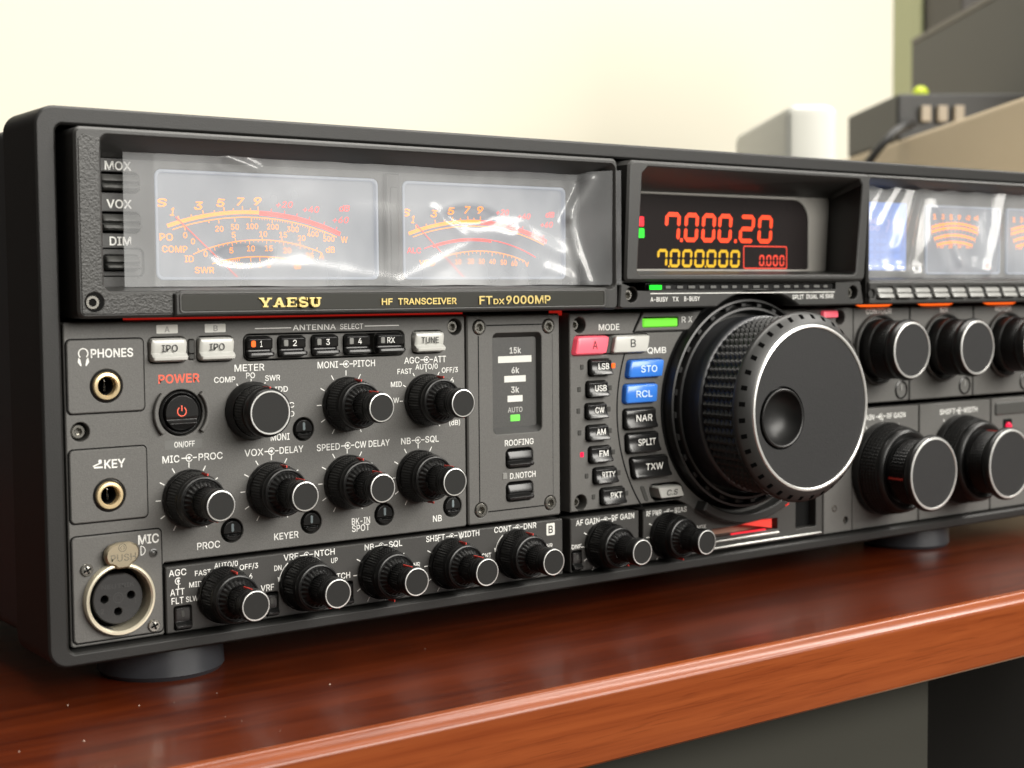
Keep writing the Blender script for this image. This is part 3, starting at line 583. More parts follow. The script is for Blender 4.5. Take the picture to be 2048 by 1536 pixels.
bm = BM(); symbol(bm, 41.6, 43.8, 20.9, 1.0, 4.07, vertical=True); bar(bm, (42.7, 22.0), (42.7, 21.4), 0.28, 4.066); sub('dual_knob_symbol', bm, print_m, strip)
bm = BM(); plate(bm, rrect(188.0, 191.9, 20.0, 24.5, 0.35, 2), 4.06, 4.12, 0.02); sub('white_badge', bm, white_m, strip)
legend(strip, [('B', 188.9, 191.0, 22.2)], 4.03, 2.7, ink_m, 0.03)
for x0, x1 in ((41.3, 46.7), (72.9, 77.1), (101.7, 105.1)):
    b = ridge_button(x0, x1, 5.7, 12.7, [(0, 5), (0.06, 3.8), (0.5, 3.9), (0.66, 4.2), (0.74, 3.2), (0.84, 2.6), (0.95, 2.8), (1, 4)], btn_m, r=0.7)
    bm = BM(); xc = (x0 + x1) / 2; plate(bm, rrect(xc - 0.7, xc + 0.5, 9.4, 11.6, 0.3), 3.78, 4.2, 0.1); sub('slot_lamp', bm, unlit_m, b)

# --- roofing filter panel
RS = [(158.3, 97.6), (189.4, 97.4), (158.4, 32.3), (189.8, 32.1)]
bm = BM()
wl = [rrect(164.2, 186.2, 58.9, 95.3, 2.0), rrect(169.6, 181.9, 46.1, 53.5, 2.0), rrect(169.6, 181.9, 34.0, 41.3, 2.0)] + [circ(x, z, 2.75, 24) for x, z in RS]
plate(bm, rrect(153.0, 194.7, 27.3, 102.1, 0.8, 3), 3.97, 11, 0.5, wl, 0.25)
roof = part('filter_panel', bm, panel_m)
for x, z in RS: screw(roof, x, z, 2.45, 3.6)
bm = BM()                                                       # engraved outline between the screws
for p, q in (((161.4, 98.2), (186.4, 98.2)), ((161.6, 31.4), (186.8, 31.4)), ((157.9, 94.6), (157.9, 35.2)), ((191.2, 94.6), (191.2, 35.0))): bar(bm, p, q, 0.45 if p[0] != 191.2 else 0.15, 3.955)
sub('groove_line', bm, hole_m, roof)
bm = BM(); rim = rrect(164.2, 186.2, 58.9, 95.3, 2.0); inn = rrect(165.0, 185.2, 61.2, 93.6, 1.0)
bridge(bm, loop(bm, rim, 4.3), loop(bm, inn, 6.3)); sub('window_rim', bm, hood_m, roof)
bm = BM(); sheet(bm, rrect(164.9, 185.3, 61.1, 93.7, 1.0), 6.2); win = sub('window_plate', bm, mat('window_plate', (0.055, 0.055, 0.053), 0.4, bump=(2400, .3, 2), var=(3000, .2)), roof)
dx = 0.9
legend(roof, [('15k', 172.4 + dx, 177.6 + dx, 88.9), ('6k', 173.2 + dx, 176.7 + dx, 81.7), ('3k', 172.9 + dx, 176.6 + dx, 74.6)], 6.16, 2.1, mat('window_print', (0.55, 0.55, 0.53), .5), 0.02)
legend(roof, [('AUTO', 171.4 + dx, 178.0 + dx, 67.3)], 6.16, 1.8, mat('window_print', (0.42, 0.42, 0.40), .5), 0.01)
bm = BM()
for x0, x1, z0, z1 in ((167.2, 182.3, 84.5, 86.9), (169.9, 179.6, 77.4, 79.7), (171.3, 178.1, 70.2, 72.5)): mark(roof, sheet, rrect(x0 + dx, x1 + dx, z0, z1, 0.1, 1), 6.15, name='bandwidth_bar', m=white_m)
bm.free()
bm = BM(); plate(bm, rrect(172.5 + dx, 176.8 + dx, 63.1, 65.5, 0.3), 6.0, 6.3, 0.1); sub('indicator_lamp', bm, lime_l, roof)
legend(roof, [('ROOFING', 169.2, 182.2, 55.6), ('D.NOTCH', 171.4, 183.0, 43.5)], 3.94, 2.1, off_=0.014)
bm = BM(); plate(bm, rrect(168.0, 170.1, 42.5, 44.9, 0.3), 3.7, 4.2, 0.2); sub('indicator_lamp', bm, unlit_clear_m, roof)
for z0, z1 in ((46.5, 53.0), (34.4, 40.9)): ridge_button(170.1, 181.6, z0, z1, [(0, 5.5), (0.1, 3.6), (0.35, 3.0), (0.5, 2.9), (0.56, 3.6), (0.62, 4.0), (0.68, 3.2), (0.8, 2.2), (0.93, 2.6), (1, 4.5)], btn_m, r=1.2)

# --- mode / tuning panel round the dial
DX, DZ = 288.5, 64.3
bm = BM()
MODE = [('LSB', 208.0, 218.9, 78.4, 84.4, 81.8), ('USB', 206.8, 217.1, 70.3, 76.2, 73.5), ('CW', 206.3, 216.5, 62.1, 67.9, 65.4), ('AM', 206.7, 217.3, 53.9, 59.6, 57.2), ('FM', 207.9, 218.7, 45.5, 51.5, 48.9), ('RTTY', 210.0, 221.4, 37.3, 43.3, 40.7), ('PKT', 213.4, 225.4, 29.0, 35.3, 32.5)]
MX = [(205.2, 220.6), (203.8, 218.9), (203.4, 218.3), (203.9, 218.8), (205.0, 220.4), (207.2, 223.1), (210.5, 227.0)]
QK = [('STO', 226.8, 245.2, 76.8, 83.6), ('RCL', 225.0, 242.1, 67.0, 74.3), ('NAR', 225.0, 241.8, 57.1, 64.8), ('SPLIT', 226.1, 243.3, 47.8, 55.4), ('TXW', 228.7, 248.5, 37.7, 46.0)]
hl = [rrect(a, b, c - .2, d + .2, 1.3) for _, a, b, c, d, _ in MODE] + [rrect(a, b, c - .2, d + .2, 1.5, shear=0.18 if s == 'STO' else 0.06 if s == 'RCL' else -0.06 if s == 'SPLIT' else -0.16 if s == 'TXW' else 0) for s, a, b, c, d in QK]
hl += [rrect(200.9, 237.6, 86.1, 93.7, 1.6, shear=0.22), rrect(239.0, 256.4, 27.9, 34.9, 3.0, shear=-0.3), rrect(235.0, 253.7, 95.9, 99.9, 0.9), circ(204.2, 97.5, 3.0, 24), circ(204.3, 30.9, 3.0, 24), circ(348.6, 98.0, 3.2, 24), circ(353.0, 9.6, 1.6, 20)]
# outline: notched round the bottom of the dial, then down beside the slot to the bezel
o2 = [(199.4, 27.6), (253.5, 27.6)]
for i in range(15):
    a = math.radians(233 + 80 * i / 14); o2.append((DX + 49 * math.cos(a), DZ + 49 * math.sin(a)))
o2 += [(318.9, 24.0), (338.8, 24.0), (338.8, 4.8), (357.0, 4.8), (357.0, 102.1), (199.4, 102.1)]
plate(bm, o2, 3.97, 11, 0.35, hl, 0.22)
mode = part('mode_panel', bm, panel_m)
screw(mode, 203.5, 97.5, 2.0, 6.2); screw(mode, 203.6, 30.9, 2.0, 6.2); screw(mode, 347.5, 98.0, 2.3, 7.0); screw(mode, 345.6, 15.4, 1.8, 3.8); screw(mode, 352.8, 9.6, 1.2, 5.0)
bm = BM()
plate(bm, [(231.2, 94.6), (259.5, 94.6), (266.0, 102.0), (235.6, 102.0)], 3.4, 4.4, 0.3, [rrect(235.0, 253.7, 95.9, 99.9, 0.9)], 0.2)
sub('raised_plaque', bm, panel_m, mode)
bm = BM()                                                       # seams: mode column arc, slanted cut, outline
arc_band(bm, 285.4, DZ, 62.7, 63.4, -129, -69, 3.955, 40)
bar(bm, (230.6, 94.2), (235.1, 102), 0.9, 3.955); bar(bm, (230.4, 94.2), (259.0, 94.2), 0.5, 3.95)
sub('groove_line', bm, hole_m, mode)
bm = BM(); plate(bm, rrect(235.3, 253.4, 96.1, 99.3, 0.6), 3.2, 8, 0.5); sub('indicator_lamp', bm, green_l, mode)
legend(mode, [('MODE', 213.5, 223.7, 96.5), ('QMB', 237.9, 247.7, 87.0)], 3.94, 2.3, off_=0.014)
legend(mode, [('R', 255.4, 257.6, 98.7), ('X', 258.9, 261.1, 98.7)], 3.37, 2.3, off_=0.01)
for (s, a, b, c, d, lz), (l0, l1) in zip(MODE, MX):
    k = ridge_button(a + .5, b - .1, c, d, SCOOP_PROF, btn_m, r=1.2)
    w = {'RTTY': 6.4, 'LSB': 5.2, 'USB': 5.6, 'PKT': 5.6}.get(s, 4.4); xc = (a + b) / 2 + 0.7
    legend(k, [(s, xc - w / 2, xc + w / 2, (c + d) / 2 + 0.45)], 1.85, 2.2, off_=0.012)
    for lx, on in ((l0, s == 'FM'), (l1, s == 'LSB')):
        bm = BM(); plate(bm, rrect(lx - 0.85, lx + 0.85, lz - 0.95, lz + 0.95, 0.25, 2), 3.7, 4.3, 0.2)
        part('indicator_lamp', bm, (crimson_l if s == 'FM' else orange_l) if on else unlit_m)
for s, a, b, c, d in QK:
    blue = s in ('STO', 'RCL')
    sh = {'STO': 0.18, 'RCL': 0.06, 'SPLIT': -0.06, 'TXW': -0.16}.get(s, 0)
    k = ridge_button(a + .6, b - .4, c, d, SCOOP_PROF if not blue else [(0, 3.2), (0.05, 2.3), (0.12, 1.95), (0.5, 1.95), (0.88, 1.95), (0.95, 2.1), (1.0, 2.8)], btn_blue_m if blue else btn_m, shear=sh, r=1.4)
    w = {'SPLIT': 9.0, 'TXW': 9.0}.get(s, 8.2); xc = (a + b) / 2 + 0.9
    legend(k, [(s, xc - w / 2, xc + w / 2, (c + d) / 2 + (0.3 if not blue else -0.1))], 1.70 if not blue else 1.8, 2.5, mat('blue_button_print', (0.62, 0.76, 0.95), 0.5) if blue else print_m, 0.012)
k = ridge_button(201.4, 216.4, 86.4, 93.3, [(0, 3), (0.08, 1.9), (0.3, 1.7), (0.7, 1.7), (0.92, 1.9), (1, 3)], btn_pink_m, shear=0.22, r=1.2); legend(k, [('A', 208.6, 211.0, 90.0)], 1.6, 3.0, mat('dark_red_ink', (0.10, 0.004, 0.008), 0.5), -0.004)
k = ridge_button(219.8, 237.0, 86.4, 93.3, [(0, 3), (0.08, 1.9), (0.3, 1.7), (0.7, 1.7), (0.92, 1.9), (1, 3)], btn_white_m, shear=0.22, r=1.2); legend(k, [('B', 227.4, 230.0, 90.2)], 1.6, 3.0, ink_m, 0.01)
bm = BM(); plate(bm, rrect(217.2, 219.2, 86.6, 93.0, 0.5, shear=0.22), 3.4, 9, 0.2); part('indicator_lamp', bm, unlit_m)
k = ridge_button(242.6, 254.6, 28.9, 33.6, [(0, 3), (0.1, 2.0), (0.4, 2.0), (0.9, 1.8), (1, 2.8)], btn_white_m, shear=-0.35, r=0.7); legend(k, [('C.S', 246.0, 251.6, 31.2)], 1.7, 2.2, ink_m, 0.0, slant=0.2)
bm = BM(); plate(bm, rrect(235.0, 237.2, 28.4, 34.6, 0.9, shear=-0.45), 3.7, 4.2, 0.2); part('indicator_lamp', bm, unlit_m)
k = ridge_button(336.5, 345.5, 98.0, 101.0, [(0, 3), (0.1, 2.2), (0.9, 2.0), (1, 3)], btn_pink_m, r=0.8)
# raised lip below the dial
bm = BM()
pts = []
for i in range(21):
    a = math.radians(238 + 66 * i / 20); pts.append((DX + 48.6 * math.cos(a), DZ + 48.6 * math.sin(a)))
for i in range(21):
    a = math.radians(304 - 66 * i / 20); pts.append((DX + 44.9 * math.cos(a), DZ + 44.9 * math.sin(a)))
plate(bm, pts, -1.5, 6, 0.5); part('dial_lip', bm, hood_m, True)

# --- strip under the mode panel: AF / power knobs, lit slot
bm = BM(); plate(bm, rrect(199.4, 233.4, 4.7, 25.2, 0.5, 3), 4.1, 11, 0.35, [rrect(199.9, 204.9, 5.2, 12.9, 0.7)], 0.2)
afp = part('audio_gain_panel', bm, strip_m)
legend(afp, [('AF GAIN', 202.0, 213.5, 23.3), ('RF GAIN', 219.6, 230.9, 23.5)], 4.07, 2.1)
legend(afp, [('DNF', 199.9, 204.7, 14.4)], 4.07, 1.6, off_=0.012)
mark(afp, ticks, 215.2, 13.9, 9.3, 10.8, (-150, -120, -90, -60, -30, 30), 0.35, 4.07, name='tick_ring'); mark(afp, symbol, 214.0, 219.2, 23.4, 0.85, 4.07, name='dual_knob_symbol')
b = ridge_button(200.3, 204.6, 5.6, 12.4, [(0, 5), (0.06, 3.8), (0.5, 3.9), (0.66, 4.2), (0.74, 3.2), (0.84, 2.6), (0.95, 2.8), (1, 4)], btn_m, r=0.7)
bm = BM(); plate(bm, rrect(201.9, 203.1, 9.4, 11.4, 0.3), 3.78, 4.2, 0.1); sub('slot_lamp', bm, unlit_m, b)
bm = BM()
plate(bm, [(235.6, 4.7), (338.2, 4.7), (338.2, 23.4), (318, 23.4), (314, 20.6), (300, 15.8), (286, 15.6), (272, 18.6), (260.5, 25.2), (235.6, 25.2)], 4.1, 11, 0.3, [[(272.4, 10.2), (310.5, 10.2), (310.5, 14.8), (301.5, 15.0), (286, 13.8), (272.4, 13.8)], rrect(321.5, 334.0, 9.0, 22.0, 0.6)], 0.2)
pwp = part('power_gain_panel', bm, strip_m)
legend(pwp, [('RF PWR', 237.2, 245.2, 23.4), ('BIAS', 252.2, 258.6, 23.4)], 4.07, 2.0)
legend(pwp, [('VOX', 264.2, 269.2, 15.4)], 4.07, 1.5, off_=0.01)
mark(pwp, ticks, 248.0, 14.1, 9.3, 10.8, (-150, -90, -60, -30, 30), 0.35, 4.07, name='tick_ring'); mark(pwp, symbol, 246.2, 251.4, 23.4, 0.85, 4.07, name='dual_knob_symbol')
bm = BM()                                                       # lit slot: brown tray with a red lamp at its right end
for y0, y1, z0, z1 in ((4.5, 11, 9.6, 10.1), (10.4, 11, 10.1, 15.2), (4.5, 11, 15.2, 15.7)): box(bm, 272.0, 311, y0, y1, z0, z1)
sub('slot_tray', bm, mat('slot_brown', (0.30, 0.16, 0.11), 0.4), pwp)
bm = BM(); plate(bm, [(290.0, 13.9), (308.6, 10.6), (308.6, 14.7), (302.0, 14.7)], 5.6, 9.5, 0.1); sub('slot_light', bm, lamp('slot_lamp_red', (1.0, 0.07, 0.05), 0.62), pwp)
bm = BM(); box(bm, 284.0, 304.0, 4.7, 5.2, 10.15, 10.9); sub('slot_light', bm, lamp('slot_edge_red', (0.95, 0.02, 0.04), 0.8), pwp)
bm = BM()
for z, x1, yy in ((8.9, 309.5, 2.9), (6.3, 335, 2.4)):
    tube(bm, [(268.5, yy, z), (x1, yy, z)], 0.75, 10)
sub('guide_rail', bm, mat('satin_steel', (0.45, 0.45, 0.43), 0.3, metal=1.0), pwp, True)
bm = BM(); box(bm, 321.6, 333.9, 8, 9, 9.1, 21.9); sub('slot_recess', bm, hole_m, pwp)
bm = BM(); lathe(bm, [(1.5, 4), (1.5, 3.2), (1.0, 2.3), (0.02, 2.0)], 314.4, 21.0, 20); part('indicator_lamp', bm, red_l, True)

# --- knobs: one dual knob built part by part, then copied
def knob_meshes():
    bm = BM()
    lathe(bm, [(9.1, 3.9), (9.1, 2.6), (8.8, 2.2)], n=64, cap_last=False)
    for k in range(24):                                         # shallow grip slots on the base band
        a = 2 * math.pi * k / 24
        c_, s_ = math.cos(a), math.sin(a)
        vs = [bm.verts.new((9.16 * c_ - t * s_, y, 9.16 * s_ + t * c_)) for t, y in ((-.3, 3.6), (.3, 3.6), (.3, 2.7), (-.3, 2.7))]
        bm.faces.new(vs)
    knurl(bm, 8.5, 2.2, -3.4, 54, 4, 0.40, r1=8.0)
    lathe(bm, [(8.1, -3.4), (7.9, -3.9), (7.75, -4.2), (7.85, -4.6), (7.75, -5.6), (7.5, -6.2), (7.1, -6.4), (6.8, -6.2), (6.6, -5.9), (6.4, -5.9)], n=64, cap_last=False)
    n = 24; rows = []                                           # toothed inner collar
    for j, (r, y) in enumerate(((6.4, -5.9), (6.2, -6.3), (5.2, -7.6), (4.9, -7.8))):
        row = []
        for i in range(n * 4):
            tooth = (i % 4) in (0, 1)
            row.append(bm.verts.new(((r) * math.cos(2 * math.pi * i / (n * 4)), y + (0.55 if (tooth and j in (1, 2)) else 0), r * math.sin(2 * math.pi * i / (n * 4)))))
        rows.append(row)
    for a, b in zip(rows, rows[1:]): bridge(bm, a, b)
    outer = bm
    bm = BM()
    lathe(bm, [(4.9, -7.6), (4.7, -8.2)], n=56, cap_last=False)
    knurl(bm, 4.45, -8.2, -13.4, 36, 4, 0.34)
    lathe(bm, [(4.55, -13.4), (4.7, -14.2), (5.05, -15.2), (5.1, -15.9), (5.0, -16.1), (5.05, -16.5), (5.08, -17.6), (4.9, -18.3), (4.62, -18.5)], n=56, cap_last=False)
    inner = bm
    bm = BM(); lathe(bm, [(4.64, -18.3), (4.60, -18.55), (4.30, -18.6), (4.24, -18.4)], n=56, cap_last=False); ring = bm
    bm = BM(); lathe(bm, [(4.26, -18.35), (4.22, -18.42)], n=56); face = bm
    bm = BM(); box(bm, -0.17, 0.17, -6.0, -1.8, 7.9, 8.6); po = bm
    bm = BM(); box(bm, -0.18, 0.18, -17.6, -12.2, 4.6, 5.22); pi_ = bm
    return [('control_knob', outer, knob_m), ('inner_knob', inner, knob_m), ('cap_ring', ring, silver_m), ('cap_face', face, knob_cap_m), ('outer_pointer', po, pointer_m), ('inner_pointer', pi_, pointer_m)]
protos = [(n, obj(n, bm, m, None, True)) for n, bm, m in knob_meshes()]
first = [True]
def place_knob(x, z, ao, ai, y=0.0):
    """outer and inner pointers at ao, ai degrees clockwise from twelve (None = hidden behind)."""
    root = protos[0][1] if first[0] else protos[0][1].copy()
    if not first[0]: C.objects.link(root)
    root.parent = radio; off(root); root.location = Vector((x, y, z)) * S
    for n, p in protos[1:]:
        if n == 'outer_pointer' and ao is None: ang = 150
        elif n == 'outer_pointer': ang = ao
        elif n == 'inner_pointer': ang = 170 if ai is None else ai
        else: ang = random.uniform(0, 7)
        o = p if first[0] else p.copy()
        if not first[0]: C.objects.link(o)
        o.parent = root; o.rotation_euler = (0, math.radians(ang), 0)
    first[0] = False
for args in ((47, 46.6, 12, 190), (75.6, 46.9, 2, 2), (103.8, 47.1, 2, 0), (132, 46.8, 182, 0), (103.8, 73.2, 0, -9), (135.7, 73.0, 4, None),
             (57.9, 14.8, 0, -9), (86.7, 14.9, None, None), (116.4, 15.0, 186, -14), (144.9, 14.8, 0, -12), (173.7, 15.0, 3, None), (215.2, 13.9, None, 186), (248.0, 14.1, 184, None)):
    place_knob(*args)
# meter selector knob
bm = BM()
lathe(bm, [(9.3, 3.9), (9.3, 2.2), (8.6, 1.2), (8.3, 0.2)], n=64, cap_last=False); knurl(bm, 8.0, 0.2, -4.2, 54, 3, 0.40, r1=7.6)
lathe(bm, [(7.6, -4.2), (7.9, -4.8), (7.5, -5.3), (7.9, -5.8), (8.0, -7.0), (7.5, -8.6), (7.0, -9.0)], n=64, cap_last=False)
k = part('control_knob', bm, knob_m, True); k.location = Vector((68.9, 0, 72.9)) * S
bm = BM(); lathe(bm, [(7.02, -8.8), (6.85, -9.1), (6.45, -9.1), (6.35, -8.9)], n=64, cap_last=False); sub('cap_ring', bm, silver_m, k, True)
bm = BM(); lathe(bm, [(6.37, -8.85), (6.3, -8.95)], n=64); sub('cap_face', bm, knob_cap_m, k, True)
bm = BM(); box(bm, -0.2, 0.2, -8.2, -3.5, 7.5, 8.1); o = sub('outer_pointer', bm, pointer_m, k); o.rotation_euler = (0, math.radians(4), 0)

# --- main tuning dial
bm = BM()
lathe(bm, [(42.4, 5), (42.4, 0.2), (42.1, -0.5), (41.3, -0.8), (40.9, -0.3), (40.6, 2.5), (39.4, 2.5), (39.2, -0.8), (38.8, -1.5), (37.9, -1.7), (37.5, -1.1), (37.2, 3.5), (35.6, 3.5)], DX, DZ, 96, cap_last=False)
dial = part('tuning_dial', bm, rubber_m, True, 'large black tuning dial with knurled rim and finger dimple')
bm = BM()
for k in range(28):
    a = 2 * math.pi * (k + 0.3) / 28; c_, s_ = math.cos(a), math.sin(a)
    pts = [(DX + r * math.cos(a + t), DZ + r * math.sin(a + t)) for r, t in ((39.3, -.03), (40.6, -.03), (40.6, .03), (39.3, .03))]
    plate(bm, pts, -0.4, 2.6, 0.1)
gb = BM(); g0 = loop(gb, circ(DX - .3, DZ, 41, 96), 3.9); g1 = loop(gb, circ(DX - .3, DZ, 43.6, 96), 3.9); bridge(gb, g0, g1); sub('dial_gap', gb, hole_m, dial)
sub('drag_ring_tab', bm, mat('drag_ring', (0.022, 0.022, 0.022), 0.35), dial)
bm = BM(); lathe(bm, [(35.2, 4), (35.2, -3.0), (35.5, -3.6), (35.5, -8.6), (34.9, -9.2), (33.8, -9.4)], DX, DZ, 96, cap_last=False)
sub('dial_band', bm, mat('dial_band', (0.035, 0.037, 0.042), 0.32), dial, True)
bm = BM(); knurl(bm, 33.7, -9.4, -27.0, 62, 7, 1.55, DX, DZ, r1=34.7)
sub('knurled_rim', bm, rubber_m, dial, False)
bm = BM(); lathe(bm, [(34.9, -27.0), (35.6, -27.6), (36.8, -28.0), (37.2, -28.8), (37.0, -30.0), (36.4, -30.8), (33.2, -33.9), (32.4, -34.2)], DX, DZ, 96, cap_last=False)
sub('dial_flange', bm, mat('dial_flange', (0.017, 0.017, 0.0165), 0.44), dial, True)
bm = BM()
for k in range(36):
    a = 2 * math.pi * (k + .5) / 36; ca, sa = math.cos(a), math.sin(a)
    vs = []
    for r, y, t in ((36.2, -31.0, -.85), (36.2, -31.0, .85), (34.6, -32.55, .85), (34.6, -32.55, -.85)):
        vs.append((r, y, t))
    top = [bm.verts.new((DX + (r + .05) * ca - t * sa, y - .08, DZ + (r + .05) * sa + t * ca)) for r, y, t in vs]
    bot = [bm.verts.new((DX + (r - .6) * ca - t * sa * 1.15, y + .4, DZ + (r - .6) * sa + t * ca * 1.15)) for r, y, t in vs]
    bm.faces.new(top); bridge(bm, top, bot)
sub('flange_notch', bm, mat('notch_black', (.003, .003, .003), .9, spec=0.0), dial)
bm = BM(); lathe(bm, [(32.5, -34.0), (32.2, -34.7), (31.5, -34.9), (31.1, -34.6), (31.0, -34.1)], DX, DZ, 128, cap_last=False); sub('dial_ring', bm, silver_m, dial, True)
PX, PZ = 272.2, 61.2
bm = BM(); plate(bm, circ(DX, DZ, 30.9, 128), -34.3, -32.6, 0.1, [circ(PX, PZ, 12.1, 64)], 0.15); sub('dial_face', bm, dial_face_m, dial)
bm = BM(); lathe(bm, [(12.2, -32.7), (11.4, -32.9), (11.3, -34.8), (10.9, -35.1), (10.4, -34.9), (10.1, -34.0), (9.5, -32.4), (7.8, -30.0), (5.2, -28.5), (2.6, -27.9), (0.05, -27.8)], PX, PZ, 64); sub('finger_dimple', bm, mat('dimple_black', (0.010, 0.010, 0.010), 0.42, spec=0.4), dial, True)

# --- upper left: meter hood
bm = BM()
YH = -6.0
ho = rrect(9.2, 214.8, 103.2, 158.8, 2.4, 6); hi = rrect(17.3, 213.2, 111.2, 156.6, 2.0, 6); hb = rrect(17.6, 208.0, 112.6, 151.2, 1.5, 6)
of = loop(bm, inset(ho, 0.8), YH); om = loop(bm, ho, YH + 0.8); ob = loop(bm, ho, 11)
inf = loop(bm, inset(hi, -0.5), YH); im = loop(bm, hi, YH + 0.5); ib = loop(bm, hb, 8.2)
for a, b in ((of, om), (om, ob), (of, inf), (inf, im), (im, ib)): bridge(bm, a, b)
hood = part('meter_hood', bm, hood_m, True)
bm = BM()                                                       # pebbled skin on the front, left of and below the windows
sk = [(10.4, 105.0), (10.9, 104.4), (38.6, 104.4), (38.6, 110.5), (19.2, 110.5), (16.6, 113.0), (16.6, 150), (17.0, 155.6), (12.0, 156.6), (10.4, 155.2)]
plate(bm, sk, YH - 0.25, YH + 0.3, 0.15, [circ(14.1, 108.0, 2.9, 24)], 0.2); sub('pebbled_skin', bm, leather_m, hood)
bm = BM(); sheet(bm, circ(14.1, 108.0, 3.1, 24), YH - 0.02); sub('screw_well_shade', bm, hole_m, hood)  # flat black disc: the shade of an uncut screw hole put into colour
screw(hood, 13.6, 107.9, 2.2, YH - 0.15)
bm = BM(); plate(bm, rrect(16.8, 209.5, 112.2, 152.0, 1.0), 8.2, 10.5, 0.05,
    [rrect(21.3, 34.6, 141.0, 147.2, 1.8), rrect(21.4, 34.6, 128.8, 135.2, 1.8), rrect(21.4, 35.6, 115.6, 124.2, 1.8), rrect(39.6, 119.8, 114.6, 148.7, 2.2), rrect(129.6, 201.2, 114.6, 148.5, 2.2)], 0.2)
bz = sub('meter_plate', bm, hood_m, hood)
legend(hood, [('MOX', 23.8, 32.2, 149.1), ('VOX', 24.1, 32.1, 137.6), ('DIM', 24.8, 31.6, 126.4)], 8.15, 2.5, off_=0.02)
bm = BM(); plate(bm, rrect(21.6, 35.4, 115.8, 124.0, 1.6), 9.0, 10, 0.1, [rrect(22.8, 34.2, 117.4, 122.2, 1.2)], 0.2); sub('button_surround', bm, hood_m, hood)
for x0, x1, z0, z1 in ((22.0, 34.0, 141.5, 146.6), (22.2, 34.0, 129.4, 134.6), (23.1, 33.8, 117.6, 122.0)): ridge_button(x0, x1, z0, z1, BAR_PROF, btn_grey_m, yb=11, r=0.8)
bm = BM(); plate(bm, rrect(122.0, 127.3, 113.0, 150.6, 0.5), 6.4, 9, 0.4); plate(bm, rrect(123.5, 126.5, 114.0, 146.0, 0.3), 5.9, 7, 0.2); sub('divider_rib', bm, hood_m, hood)
bm = BM()                                                       # nameplate bar
plate(bm, [(38.6, 103.6), (207.5, 103.6), (208.3, 104.6), (208.3, 110.6), (207.5, 111.4), (40.6, 111.4), (38.6, 110.2)], -7.6, 4, 0.5); npb = part('nameplate', bm, hood_m)
bm = BM(); frame(bm, rrect(39.9, 206.9, 104.4, 110.6, 1.1), rrect(40.5, 206.3, 104.9, 110.1, 0.8), -7.95, -7.4, 0.1); sub('plate_frame', bm, btn_grey_m, npb)
bm = BM(); plate(bm, rrect(40.5, 206.3, 104.9, 110.1, 0.8), -7.75, -7.4, 0.1); sub('plate_face', bm, plate_m, npb)
def slab(bm, pts, k):
    ys = -8.25 - 0.012 * k
    plate(bm, pts, ys, -7.7, 0.05)
